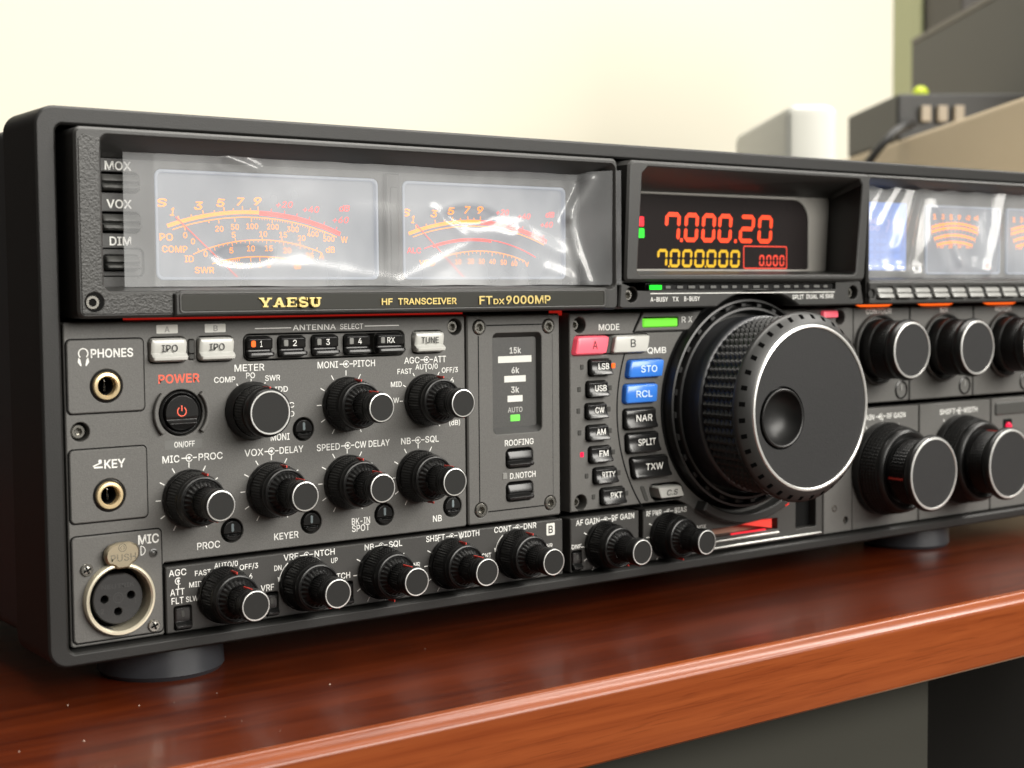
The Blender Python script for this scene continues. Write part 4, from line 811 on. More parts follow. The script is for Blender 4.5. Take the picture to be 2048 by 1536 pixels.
def serif_word(bm, x0, x1, zc, h):
    """wide slab-serif capitals Y A E S U out of strokes."""
    ws = [5.0, 5.0, 4.3, 4.0, 4.8]; gap = 0.35; sc = (x1 - x0) / (sum(ws) + gap * 4); z0 = zc - h / 2; k = 0
    cur = x0
    st, th, sf = 1.25 * sc, 0.62, 0.55
    def q(x, z): return (cur + x * sc, z0 + z * h)
    def stroke(a, b, w):
        nonlocal k
        pa, pb = Vector(q(*a)), Vector(q(*b)); d = pb - pa
        slab(bm, [(pa.x - w / 2, pa.y), (pa.x + w / 2, pa.y), (pb.x + w / 2, pb.y), (pb.x - w / 2, pb.y)], k); k += 1
    def hbar(xa, xb, z, t):
        nonlocal k
        pa, pb = q(xa, z), q(xb, z); slab(bm, [(pa[0], pa[1] - t / 2), (pb[0], pa[1] - t / 2), (pb[0], pa[1] + t / 2), (pa[0], pa[1] + t / 2)], k); k += 1
    tz = 0.09 * 1.0
    # Y
    stroke((2.5, 0), (2.5, .45), st); stroke((2.4, .38), (0.9, 1), st); stroke((2.6, .38), (4.1, 1), st * .8)
    hbar(1.4, 3.6, .07, sf * .8); hbar(0, 2.0, .93, sf * .8); hbar(3.1, 5.0, .93, sf * .8); cur += (ws[0] + gap) * sc
    # A
    stroke((0.9, 0), (2.4, 1), st * .7); stroke((4.0, 0), (2.6, 1), st); hbar(1.3, 3.6, .32, .45); hbar(0, 1.9, .07, sf * .8); hbar(3.0, 5.0, .07, sf * .8); cur += (ws[1] + gap) * sc
    # E
    stroke((1.0, 0), (1.0, 1), st); hbar(0, 4.2, .07, sf * .8); hbar(0, 4.1, .93, sf * .8); hbar(1, 3.0, .5, .45)
    stroke((3.95, 0), (3.95, .32), .5 * sc); stroke((3.85, .72), (3.85, 1), .5 * sc); stroke((2.9, .34), (2.9, .66), .45 * sc); cur += (ws[2] + gap) * sc
    # S
    pts = []
    for i in range(22):
        a = math.radians(35 + 235 * i / 21); pts.append((2.0 + 1.35 * math.cos(a), .73 + .215 * math.sin(a)))
    for i in range(1, 22):
        a = math.radians(90 - 235 * i / 21); pts.append((2.0 + 1.5 * math.cos(a), .275 + .225 * math.sin(a)))
    for a, b in zip(pts, pts[1:]):
        pa, pb = Vector(q(*a)), Vector(q(*b)); d = (pb - pa).normalized(); nn = Vector((-d.y, d.x)) * 0.36; e = d * 0.1
        slab(bm, [tuple(pa - nn - e), tuple(pb - nn + e), tuple(pb + nn + e), tuple(pa + nn - e)], k); k += 1
    stroke((3.4, .68), (3.4, 1), .45 * sc); stroke((.5, 0), (.5, .34), .45 * sc); cur += (ws[3] + gap) * sc
    # U
    stroke((1.1, .3), (1.1, 1), st); stroke((3.8, .3), (3.8, 1), st * .7); hbar(0, 2.1, .93, sf * .8); hbar(2.9, 4.8, .93, sf * .8)
    pts = [(2.45 + 1.3 * math.cos(math.radians(180 + 180 * i / 16)), .34 + .26 * math.sin(math.radians(180 + 180 * i / 16))) for i in range(17)]
    for i, (a, b) in enumerate(zip(pts, pts[1:])):
        pa, pb = Vector(q(*a)), Vector(q(*b)); d = (pb - pa).normalized(); nn = Vector((-d.y, d.x)) * (0.5 - 0.012 * i); e = d * 0.1
        slab(bm, [tuple(pa - nn - e), tuple(pb - nn + e), tuple(pb + nn + e), tuple(pa + nn - e)], k); k += 1
bm = BM(); serif_word(bm, 66.1, 87.7, 107.3, 2.9); sub('gold_lettering', bm, gold_m, npb)
bm = BM()
def raised(s, x0, x1, zc, h, o_=0.03):
    text(bm, s, x0, x1, zc, h, -8.2, o_); text(bm, s, x0 + .08, x1 + .08, zc - .06, h, -8.0, o_ + 0.01)
raised('HF', 110.7, 114.9, 107.2, 2.0, .03); raised('TRANSCEIVER', 117.0, 140.5, 107.2, 2.0, .03)
raised('FT', 150.0, 155.5, 107.3, 2.7, .03); raised('DX', 156.0, 160.7, 106.8, 1.75, .03); raised('9000MP', 161.4, 181.1, 107.3, 2.7, .03)
sub('gold_lettering', bm, gold_m, npb)

# --- meters
def build_meter(x0, x1, z0, z1, kind):
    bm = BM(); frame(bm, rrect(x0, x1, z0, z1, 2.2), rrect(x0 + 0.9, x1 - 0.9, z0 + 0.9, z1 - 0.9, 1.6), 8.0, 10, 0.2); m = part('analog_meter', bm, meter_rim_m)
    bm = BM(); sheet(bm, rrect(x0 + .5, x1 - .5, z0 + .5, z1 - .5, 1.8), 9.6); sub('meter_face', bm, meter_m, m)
    return m
Y1 = 9.45
m1 = build_meter(39.6, 119.8, 114.6, 148.7, 1)
def arc_pts(cx, ztop, R): return cx, ztop - R, R
bm = BM()
cx, cz, R = 73.0, 136.9 - 88.0, 88.0
ang = lambda x, r=R: math.degrees(math.asin((x - cx) / r))
arc_band(bm, cx, cz, R - 1.2, R, ang(43.8), ang(75.6), Y1, 40); arc_band(bm, cx, cz, R - 2.35, R - 2.05, ang(45.0), ang(105.0), Y1, 60)
SX = {1: 48.0, 3: 56.2, 5: 63.4, 7: 69.8, 9: 75.3}
for s, x in SX.items():
    ticks(bm, cx, cz, R - 1.0, R + 1.3, [ang(x)], 0.32, Y1 - .01)
for x in (52.2, 60.0, 66.6, 72.6): ticks(bm, cx, cz, R - 1.0, R + 0.7, [ang(x)], 0.28, Y1 - .01)
for x, l in ((49.0, 1), (57.5, .6), (61.0, 1), (66.8, 1), (72.9, 1), (80.6, 1), (88.0, 1), (94.6, 1), (100.4, 1)): ticks(bm, cx, cz, R - 2.2 - 1.4 * l, R - 2.2, [ang(x)], 0.28, Y1 - .01)
for i in range(30): ticks(bm, cx, cz, R - 2.9, R - 2.2, [ang(73 + i * 0.95)], 0.16, Y1 - .01)
c2 = 76.5; R2 = 62.0; z2 = 127.5 - R2
arc_band(bm, c2, z2, R2 - .15, R2 + .15, math.degrees(math.asin((52.5 - c2) / R2)), math.degrees(math.asin((98.6 - c2) / R2)), Y1, 50)
for x in (54.5, 67.2, 76.6, 83.6, 90.2, 96.4): ticks(bm, c2, z2, R2, R2 + 1.1, [math.degrees(math.asin((x - c2) / R2))], 0.25, Y1 - .01)
for i in range(26): ticks(bm, c2, z2, R2 - (1.3 if i % 4 == 2 else .7), R2, [math.degrees(math.asin((56.5 + i * 1.55 - c2) / R2))], 0.18, Y1 - .01)
c3 = 76.0; R3 = 62.0; z3 = 122.1 - R3
arc_band(bm, c3, z3, R3 - .15, R3 + .15, math.degrees(math.asin((58.8 - c3) / R3)), math.degrees(math.asin((92.8 - c3) / R3)), Y1, 40)
for i in range(10): ticks(bm, c3, z3, R3 - 1.0, R3, [math.degrees(math.asin((61.5 + i * .75 - c3) / R3))], 0.2, Y1 - .01)
for x in (61.8, 72.3, 75.6, 78.8, 89.5): ticks(bm, c3, z3, R3 - 1.5, R3, [math.degrees(math.asin((x - c3) / R3))], 0.22, Y1 - .01)
def tx(s, xc, zc, w, h, o_=0.012, sl=0.0): text(bm, s, xc - w / 2, xc + w / 2, zc, h, Y1 - 0.02, o_, sl)
for s, x, z, w in (('S', 42.3, 138.5, 3.4), ('1', 45.9, 135.8, 1.3), ('3', 54.6, 137.9, 2.7), ('5', 62.2, 139.0, 2.7), ('7', 69.0, 139.6, 2.4), ('9', 75.1, 139.9, 2.7)): tx(s, x, z, w, 2.4, .02, .25)
for s, x, z in (('0', 49.9, 128.6), ('20', 61.6, 130.8), ('50', 67.0, 131.5), ('100', 73.1, 131.8), ('200', 80.5, 131.8), ('300', 87.8, 131.1), ('400', 95.2, 129.7), ('500', 101.2, 128.2), ('0', 52.5, 126.7), ('5', 66.5, 129.0), ('10', 77.0, 129.4), ('15', 84.2, 129.3), ('20', 91.0, 128.3),
                ('0', 56.7, 122.8), ('5', 65.6, 124.0), ('10', 72.5, 124.7), ('15', 78.9, 124.8), ('20', 85.6, 124.2), ('25', 93.9, 122.6)): tx(s, x, z, 1.35 * len(s) + .1 * (len(s) - 1), 1.75)
for s, x, z, w, h in (('PO', 43.6, 127.9, 4.4, 2.2), ('COMP', 46.3, 124.2, 8.4, 2.0), ('ID', 51.1, 121.2, 3.0, 2.0), ('SWR', 56.2, 117.7, 6.6, 1.9), ('W', 107.1, 128.0, 2.6, 2.0), ('dB', 101.7, 124.6, 3.4, 2.0), ('A', 98.3, 122.5, 1.8, 1.9), ('1.5', 68.2, 119.2, 2.6, 1.5), ('2', 72.3, 119.2, 1.1, 1.5), ('3', 75.6, 119.3, 1.1, 1.5), ('5', 78.8, 119.3, 1.1, 1.5), ('8', 89.3, 118.8, 2.4, 1.2)):
    if s == '8': text(bm, s, 88.6, 90.0, 118.8, 2.3, Y1 - .02, 0.0, 0, 90)
    else: tx(s, x, z, w, h)
sub('meter_scale', bm, scale_l, m1)
bm = BM(); arc_band(bm, cx, cz, R - 1.5, R, ang(75.8), ang(105.9), Y1 - .005, 40)
for x in (80.0, 84.8, 89.3, 93.9, 99.4, 104.0): ticks(bm, cx, cz, R - .3, R + 1.0, [ang(x)], 0.28, Y1 - .01)
for s, x, z, w in (('+20', 84.9, 139.1, 6.0), ('+40', 94.7, 137.8, 6.0), ('dB', 107.4, 138.5, 4.0), ('+60', 105.9, 134.6, 6.0)): tx(s, x, z, w, 2.0, .015, .25)
sub('meter_scale', bm, scale_red_l, m1)
def needle(par, p, q):
    bm = BM(); d = Vector((q[0] - p[0], 0, q[1] - p[1])); n_ = Vector((-d.z, 0, d.x)).normalized() * 0.16
    a, b = Vector((p[0], 9.1, p[1])), Vector((q[0], 9.1, q[1]))
    vs = [bm.verts.new(v + e) for v in (a, b) for e in (n_, -n_)]; ws = [bm.verts.new(v.co + Vector((0, .15, 0))) for v in vs]
    for f in ((0, 1, 3, 2),): bm.faces.new([vs[i] for i in f]); bm.faces.new([ws[i] for i in f])
    bridge(bm, [vs[i] for i in (0, 1, 3, 2)], [ws[i] for i in (0, 1, 3, 2)])
    sub('needle', bm, lamp('needle_red', (0.95, 0.10, 0.07), 0.9), par)
needle(m1, (46.7, 134.2), (68.1, 114.9))
m2 = build_meter(129.6, 201.2, 114.6, 148.5, 2)
bm = BM(); cx, cz, R = 160.5, 135.8 - 84.0, 84.0
ang = lambda x, r=R: math.degrees(math.asin((x - cx) / r))
arc_band(bm, cx, cz, R - 1.2, R, ang(132.6), ang(163.2), Y1, 40); arc_band(bm, cx, cz, R - 2.35, R - 2.05, ang(133.8), ang(192.8), Y1, 60)
for x in (136.0, 144.0, 151.3, 157.8, 163.2): ticks(bm, cx, cz, R - 1, R + 1.3, [ang(x)], 0.32, Y1 - .01)
for x in (140.2, 147.8, 154.6, 160.4): ticks(bm, cx, cz, R - 1, R + .7, [ang(x)], 0.28, Y1 - .01)
c3 = 163.0; R3 = 58.0; z3 = 124.8 - R3
a3 = lambda x: math.degrees(math.asin((x - c3) / R3))
arc_band(bm, c3, z3, R3 - .15, R3 + .15, a3(145.8), a3(183), Y1, 40)
for i in range(18): ticks(bm, c3, z3, R3 - (1.5 if i % 3 == 0 else .8), R3, [a3(152.6 + i * 1.75)], 0.2, Y1 - .01)
for s, x, z, w in (('S', 131.8, 137.7, 3.2), ('1', 134.7, 135.4, 1.3), ('3', 143.4, 137.6, 2.6), ('5', 150.6, 138.7, 2.6), ('7', 157.5, 139.3, 2.3), ('9', 163.1, 139.4, 2.6)): tx(s, x, z, w, 2.4, .02, .25)
for s, x, z in (('10', 153.4, 120.9), ('20', 158.9, 121.1), ('30', 163.6, 121.1), ('40', 168.4, 121.1), ('50', 173.4, 120.8), ('60', 178.2, 120.4)): tx(s, x, z, 2.6, 1.75)
tx('VDD', 140.2, 120.4, 6.4, 1.9); tx('V', 184.0, 120.2, 1.7, 1.7)
sub('meter_scale', bm, scale_l, m2)
bm = BM(); arc_band(bm, cx, cz, R - 1.5, R, ang(163.4), ang(193.4), Y1 - .005, 40)
for x in (168, 172.8, 177.3, 182, 187, 191.5): ticks(bm, cx, cz, R - .3, R + 1, [ang(x)], 0.28, Y1 - .01)
c2 = 160.5; R2 = 62.0; z2 = 129.2 - R2
a2 = lambda x: math.degrees(math.asin((x - c2) / R2))
arc_band(bm, c2, z2, R2 - .9, R2 + .1, a2(142.6), a2(168), Y1, 30); arc_band(bm, c2, z2, R2 - .2, R2 + .1, a2(139), a2(188), Y1 - .01, 40)
for s, x, z, w in (('+20', 173.1, 138.8, 5.6), ('+40', 182.9, 137.6, 5.6), ('dB', 194.9, 138.5, 4.0), ('+60', 193.3, 134.8, 5.6)): tx(s, x, z, w, 2.0, .015, .25)
tx('ALC', 134.9, 124.7, 5.8, 1.9)
sub('meter_scale', bm, scale_red_l, m2)
needle(m2, (135.7, 133.7), (155.8, 115.2))

# --- frequency display hood in the middle
bm = BM()
ho = [(217.6, 113.6), (349.6, 113.6), (351.2, 115.0), (354.4, 156.5), (353.0, 158.6), (221.0, 158.6), (218.8, 156.8), (216.8, 115.0)]
hi = [(224.2, 116.2), (344.0, 116.2), (345.4, 117.4), (349.0, 154.0), (347.2, 156.3), (228.4, 156.3), (225.6, 153.8), (223.0, 117.4)]
hb = [(231.0, 118.0), (350.0, 118.0), (351.0, 118.8), (353.0, 148.6), (352.0, 149.6), (232.0, 149.0), (230.6, 148.0), (230.0, 118.8)]
of = loop(bm, inset(ho, 0.9), -7.5); om = loop(bm, ho, -6.6); ob = loop(bm, ho, 11)
inf = loop(bm, inset(hi, -0.5), -7.5); im = loop(bm, hi, -7.0); ib = loop(bm, hb, 14.2)
for a, b in ((of, om), (om, ob), (of, inf), (inf, im), (im, ib)): bridge(bm, a, b)
fh = part('display_hood', bm, hood_m, True)
bm = BM()
pts = [(214.8, 104.2), (216.2, 103.4), (DX - 23.5, 103.4)]
for i in range(17):
    a = math.radians(121.0 - 62 * i / 16); pts.append((DX + 45.6 * math.cos(a), DZ + 45.6 * math.sin(a)))
pts += [(DX + 23.5, 103.4), (351.0, 103.4), (352.0, 104.2), (350.0, 113.0), (349.0, 113.9), (216.6, 113.9), (215.6, 113.2)]
plate(bm, pts, -6.3, 6, 0.6, [rrect(229.6, 334.0, 110.1, 112.7, 0.3, 2), circ(221.0, 108.6, 2.9, 24), circ(345.0, 108.7, 2.9, 24)], 0.25)
sub('indicator_bar', bm, hood_m, fh)
screw(fh, 220.0, 108.5, 2.2, -5.2); screw(fh, 343.6, 108.6, 2.2, -5.0)
bm = BM(); sheet(bm, rrect(229, 334.6, 109.6, 113, .3, 2), -5.0); sub('bar_graph', bm, btn_m, fh)
bm = BM(); sheet(bm, rrect(230.3, 236.5, 110.5, 112.2, .2, 2), -5.9); sub('bar_graph_light', bm, green2_l, fh)
bm = BM()
for i in range(16): sheet(bm, rrect(239 + i * 5.9, 241.5 + i * 5.9 + (i % 3) * .5, 110.9, 111.9, .1, 1), -5.4)
sub('bar_graph_segment', bm, mat('dim_segment', (0.10, 0.10, 0.095), .4), fh)
legend(fh, [('A-BUSY', 230.4, 239.2, 106.8), ('TX', 241.6, 244.8, 106.8), ('B-BUSY', 247.7, 255.9, 106.9), ('SPLIT', 307.8, 314.5, 107.1), ('DUAL', 316.2, 323.0, 107.2), ('HI SWR', 324.4, 332.6, 107.3)], -6.33, 1.7, off_=0.006)
bm = BM(); bar(bm, (230.4, 109.0), (333.5, 109.0), 0.3, -6.33); sub('marking', bm, print_m, fh)
bm = BM(); plate(bm, rrect(229.5, 353.5, 117.0, 150.0, 0.5, 3), 14.2, 16, 0.05, [rrect(232.6, 339.8, 118.7, 148.2, (1, 1, 9, 1), 8)], 0.3); sub('display_plate', bm, mat('display_plate', (0.26, 0.25, 0.23), 0.42, bump=(1500, .15, 2)), fh)
bm = BM(); sheet(bm, rrect(231.6, 340.4, 117.8, 149.0, (1, 1, 9, 1), 8), 14.9); sub('display_window', bm, glass_m, fh)
def seven(bm, ch, x0, x1, z0, z1, t, y, sl=0.0):
    """one seven-segment figure out of separate bars."""
    w = x1 - x0; h = z1 - z0; zm = (z0 + z1) / 2; g = t * 0.16
    def P(x, z): return (x + sl * (z - zm), z)
    def H(z): sheet(bm, [P(x0 + g + t * .35, z), P(x0 + g + t * .8, z - t / 2), P(x1 - g - t * .8, z - t / 2), P(x1 - g - t * .35, z), P(x1 - g - t * .8, z + t / 2), P(x0 + g + t * .8, z + t / 2)], y)
    def V(x, a, b): sheet(bm, [P(x, a + g), P(x + t / 2, a + g + t * .4), P(x + t / 2, b - g - t * .4), P(x, b - g), P(x - t / 2, b - g - t * .4), P(x - t / 2, a + g + t * .4)], y)
    seg = {'0': 'abcdef', '7': 'abcf', '2': 'abged'}[ch]
    for s in seg:
        if s == 'a': H(z1 - t / 2)
        if s == 'd': H(z0 + t / 2)
        if s == 'g': H(zm)
        if s == 'b': V(x1 - t / 2, zm, z1 - t * .35)
        if s == 'c': V(x1 - t / 2, z0 + t * .35, zm)
        if s == 'f': V(x0 + t / 2, zm, z1 - t * .35)
        if s == 'e': V(x0 + t / 2, z0 + t * .35, zm)
bm = BM(); yd = 14.8
for ch, a, b in (('7', 257.0, 265.4), ('0', 267.6, 275.4), ('0', 277.2, 285.0), ('0', 286.4, 294.4), ('2', 298.6, 307.6), ('0', 309.6, 318.2)): seven(bm, ch, a, b, 129.6, 141.4, 1.8, yd, 0.08)
for x in (266.0, 296.4): sheet(bm, rrect(x - .75, x + .75, 129.6, 131.1, .3, 2), yd)
sub('red_digits', bm, digit_red_l, fh)
bm = BM()
for i, ch in enumerate('7000000'): seven(bm, ch, 252.9 + i * 6.75, 258.4 + i * 6.75, 119.4, 126.7, 1.2, yd, 0.06)
for x in (259.2, 279.4): sheet(bm, rrect(x - .4, x + .4, 119.4, 120.2, .2, 2), yd)
sub('amber_digits', bm, digit_amber_l, fh)
bm = BM()
for i, ch in enumerate('0000'): seven(bm, ch, 310.4 + i * 3.95 + (.3 if i else 0), 313.4 + i * 3.95 + (.3 if i else 0), 120.1, 124.8, .75, yd, 0.04)
frame(bm, rrect(301.0, 327.2, 118.9, 128.6, .8, 3), rrect(301.5, 326.7, 119.4, 128.1, .5, 3), yd, yd + .02, 0.005)
sheet(bm, rrect(313.75, 314.25, 120.1, 120.6, .1, 2), yd)
sub('offset_digits', bm, lamp('dim_red_digits', (0.85, 0.06, 0.03), 0.8), fh)
bm = BM(); sheet(bm, rrect(241.0, 246.0, 135.4, 139.3, .4, 2), yd); sub('transmit_lamp', bm, lamp('transmit_red', (1, .015, .03), 1.0), fh)
bm = BM(); sheet(bm, rrect(241.0, 246.2, 130.9, 134.7, .4, 2), yd); sub('receive_lamp', bm, lamp('receive_green', (.02, .85, .03), 0.9), fh)

# --- upper right: display hood with screen, meters and key row
bm = BM()
ho = rrect(354.8, 562.5, 103.4, 158.8, 2, 6); hi = rrect(356.4, 560, 114.0, 157.2, 1.5, 6); hb = rrect(358.0, 556, 115.4, 153.6, 1.5, 6)
of = loop(bm, inset(ho, .8), -5.5); om = loop(bm, ho, -4.7); ob = loop(bm, ho, 11); inf = loop(bm, inset(hi, -.5), -5.5); im = loop(bm, hi, -5); ib = loop(bm, hb, 8.2)
for a, b in ((of, om), (om, ob), (of, inf), (inf, im), (im, ib)): bridge(bm, a, b)
rh = part('display_hood', bm, hood_m, True)
bm = BM(); sheet(bm, rrect(356, 558, 114.6, 154.6, 1), 8.3); sub('display_plate', bm, mat('right_plate', (0.10, 0.10, 0.095), .4), rh)
bm = BM(); sheet(bm, rrect(362.5, 397.2, 118.4, 148.4, .6), 8.0); lc = sub('blue_screen', bm, lcd_m, rh)
bm = BM()
for a, b, z, h in ((366, 378, 140.0, 2.4), (384, 395, 139.6, 2.4), (367, 379, 137, 2), (383, 393, 136.6, 2)): text(bm, '7.00' if a != 384 else '14.2', a, b, z, h, 7.95, .01)
sub('screen_figures', bm, lcd2_m, rh)
bm = BM()
for i in range(4):
    for k in range(3): text(bm, '0:00', 368 + k * 9, 374.5 + k * 9, 131.5 - i * 3.4, 1.8, 7.95, 0.0)
sub('screen_figures', bm, mat('screen_blue_text', (.1, .2, .5), .3, emit=(.2, .36, .9), estr=.55), rh)
for x0, x1 in ((410.5, 466.0), (471.0, 526)):
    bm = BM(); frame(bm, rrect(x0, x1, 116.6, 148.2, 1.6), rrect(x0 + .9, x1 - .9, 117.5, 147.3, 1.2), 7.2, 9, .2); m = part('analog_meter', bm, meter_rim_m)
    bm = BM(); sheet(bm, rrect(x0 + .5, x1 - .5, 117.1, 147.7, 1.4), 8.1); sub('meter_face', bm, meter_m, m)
    bm = BM(); cx = (x0 + x1) / 2 - 6
    for r, zt, w in ((70, 140.6, 17), (68, 138.6, 17), (60, 135.2, 15), (58, 132.0, 13)):
        h_ = math.degrees(math.asin(w / r)); arc_band(bm, cx, zt - r, r - .9, r, -h_, h_, 7.95, 24); ticks(bm, cx, zt - r, r - 1.8, r + .6, [-h_ + i * h_ / 6 for i in range(13)], .3, 7.94)
    for i, s in enumerate(('1', '3', '5', '9', '+20', '+40')): text(bm, s, cx - 16 + i * 6, cx - 14.5 + i * 6 + len(s) * .6, 143.0, 2.2, 7.94, .02)
    for i, s in enumerate(('10', '20', '50', '100')): text(bm, s, cx - 11 + i * 6.5, cx - 8.4 + i * 6.5, 129.8, 1.9, 7.94, .01)
    sub('meter_scale', bm, scale_l, m)
    bm = BM(); sheet(bm, rrect(x1 - 11, x1 - 7.0, 119.4, 121.8, .4, 2), 7.95); sub('warning_lamp', bm, red_l, m)
KEYS = [357.6 + 12.6 * i for i in range(16)]
bm = BM(); plate(bm, rrect(355.2, 562, 103.6, 113.2, .8, 3), -6.4, 4, .5, [circ(354.8 + 2.2, 108.0, 2.0, 18)] + [rrect(x + 2.2, x + 13.4, 105.6, 111.2, 1.4) for x in KEYS[:-1]], .3); sub('key_row', bm, hood_m, rh)
screw(rh, 356.6, 107.8, 1.7, -5.0)
for x in KEYS[:-1]: ridge_button(x + 2.9, x + 12.9, 105.9, 110.9, [(0, -3), (.06, -5.6), (.15, -6.4), (.45, -7.0), (.50, -6.2), (.54, -6.2), (.6, -7.2), (.9, -8.0), (.97, -7.4), (1, -5)], mat('key_grey', (.25, .25, .24), .3) if x == KEYS[0] else bpy.data.materials['key_grey'], yb=4, r=.8)
for x0, x1, z0, z1 in ((363.0, 381.3, 102.4, 104.0), (405.3, 424.3, 102.4, 104.0), (453.7, 472.3, 102.4, 104.0)):
    bm = BM(); plate(bm, [(x0, z0 + .8), (x0 + 3, z0), (x1 - 3, z0), (x1, z0 + .8), (x1 - 3, z1), (x0 + 3, z1)], 2.5, 8, .1)
    part('slit_lamp', bm, orange_l)

# --- right control panels
def rpanel(x0, x1, z0, z1): 
    bm = BM(); plate(bm, rrect(x0, x1, z0, z1, .5, 3), 3.97, 11, .35); return part('control_panel', bm, panel_m)
up = [rpanel(357.4, 394.9, 60.0, 102.1), rpanel(395.8, 441.0, 60.0, 102.1), rpanel(441.9, 500.0, 60.0, 102.1)]
rpanel(500.9, 562, 60, 102.1)
lo = [rpanel(357.4, 401.9, 4.8, 57.6), rpanel(402.8, 455.0, 4.8, 57.6), rpanel(455.9, 562.0, 4.8, 57.6)]
for p, s, a, b in ((up[0], 'CONTOUR', 365.4, 382.5), (up[1], 'NR', 416.8, 422.4), (up[2], 'NOTCH', 458.0, 470.0)): legend(p, [(s, a, b, 100.4)], 3.94, 2.3, off_=.012)
legend(lo[0], [('AF GAIN', 358.6, 371.2, 53.7), ('RF GAIN', 379.9, 392.5, 53.7)], 3.94, 2.3); legend(lo[1], [('SHIFT', 417.1, 428.4, 53.4), ('WIDTH', 434.5, 444.9, 53.4)], 3.94, 2.3)
for p, x0, x1, z in ((lo[0], 372.4, 379.0, 53.7), (lo[1], 428.8, 434.2, 53.4)):
    mark(p, symbol, x0, x1, z, 1.2, 3.94, name='dual_knob_symbol'); mark(p, ticks, 377 if p is lo[0] else 431, 30.5, 21.2, 22.4, (-60, -30, 0, 30), .4, 3.93, name='tick_ring')
bm = BM(); plate(bm, rrect(458.4, 500, 49.6, 55.6, 1.2), 3.2, 4.2, .4); sub('raised_plaque', bm, btn_grey_m, lo[2])
bm = BM(); plate(bm, rrect(465.0, 471.8, 40.6, 47.4, .6), 3.6, 4.2, .2); sub('lamp_bezel', bm, hole_m, lo[2])
bm = BM(); lathe(bm, [(1.9, 4), (1.9, 3), (1.2, 2.2), (.05, 2)], 468.4, 43.9, 18); part('indicator_lamp', bm, crimson_l, True)
def big_knob(x, z, parts):
    root = None
    for i, (n, f, m) in enumerate(parts):
        bm = BM(); f(bm, x, z)
        o = part(n, bm, m, True) if i == 0 else sub(n, bm, m, root, True)
        root = root or o
    return root
for x, z in ((373.0, 83.7), (418.6, 83.5), (465.5, 83.5)):
    big_knob(x, z, [('control_knob', lambda bm, x, z: (lathe(bm, [(13.2, 3.9), (13.2, -2), (12.6, -2.6)], x, z, 64, cap_last=False), knurl(bm, 12.4, -2.6, -9.6, 60, 6, .45, x, z), lathe(bm, [(12.5, -9.6), (12.2, -10.2), (12.9, -10.8), (13.3, -12.0), (13.1, -13.6), (12.2, -15.0)], x, z, 64, cap_last=False)), knob_m),
        ('knob_collar', lambda bm, x, z: lathe(bm, [(15.6, 4), (15.6, 2.2), (15.0, 1.6), (14.4, 2.2), (14.2, 4)], x, z, 64, cap_last=False), btn_grey_m),
        ('cap_ring', lambda bm, x, z: lathe(bm, [(12.25, -14.8), (12.0, -15.2), (11.35, -15.3), (11.2, -15.0)], x, z, 64, cap_last=False), silver_m),
        ('cap_face', lambda bm, x, z: lathe(bm, [(11.3, -14.95), (11.2, -15.05)], x, z, 64), dial_face_m)])
    bm = BM(); lathe(bm, [(4.2, 3.94), (4.2, 3.6), (3.6, 3.4), (3.4, 4.2), (3.0, 4.0)], x + 16.4, 65.0, 28); k = part('push_button', bm, btn_m, True)
    bm = BM(); plate(bm, rrect(x + 15.8, x + 17.0, 64.6, 67.4, .4), 3.6, 4.0, .1); sub('slot_lamp', bm, unlit_clear_m, k)
for x, z, pa in ((377.0, 30.7, 262), (431.2, 30.9, 0)):
    k = big_knob(x, z, [('control_knob', lambda bm, x, z: (lathe(bm, [(20.6, 3.9), (20.6, 0.5), (20.2, 0)], x, z, 72, cap_last=False), knurl(bm, 19.9, 0, -7.4, 80, 5, .6, x, z, r1=18.5), lathe(bm, [(18.6, -7.4), (18.7, -8.2), (18.2, -9.6), (17.0, -10.4), (15.6, -10.2), (14.6, -9.4), (14.2, -9.4)], x, z, 72, cap_last=False)), knob_m),
        ('inner_knob', lambda bm, x, z: (lathe(bm, [(14.3, -9.0), (14.3, -11.4)], x, z, 72, cap_last=False), knurl(bm, 13.9, -11.4, -18.4, 60, 5, .55, x, z), lathe(bm, [(14.0, -18.4), (14.6, -19.0), (15.8, -20.4), (16.5, -21.8), (16.4, -23.2), (15.7, -24.0)], x, z, 72, cap_last=False)), knob_m),
        ('cap_ring', lambda bm, x, z: lathe(bm, [(15.75, -23.8), (15.5, -24.2), (14.8, -24.3), (14.6, -24.0)], x, z, 72, cap_last=False), silver_m),
        ('cap_face', lambda bm, x, z: lathe(bm, [(14.7, -23.95), (14.6, -24.05)], x, z, 72), dial_face_m)])
    bm = BM(); a = math.radians(pa)
    for v in ((-.35, -19, 13.6), ): pass
    box(bm, -.35, .35, -19.2, -11.2, 13.9, 14.5)
    bmesh.ops.rotate(bm, verts=bm.verts, cent=(0, 0, 0), matrix=Matrix.Rotation(a, 3, 'Y')); bmesh.ops.translate(bm, verts=bm.verts, vec=(x, 0, z))
    sub('inner_pointer', bm, pointer_m, k)

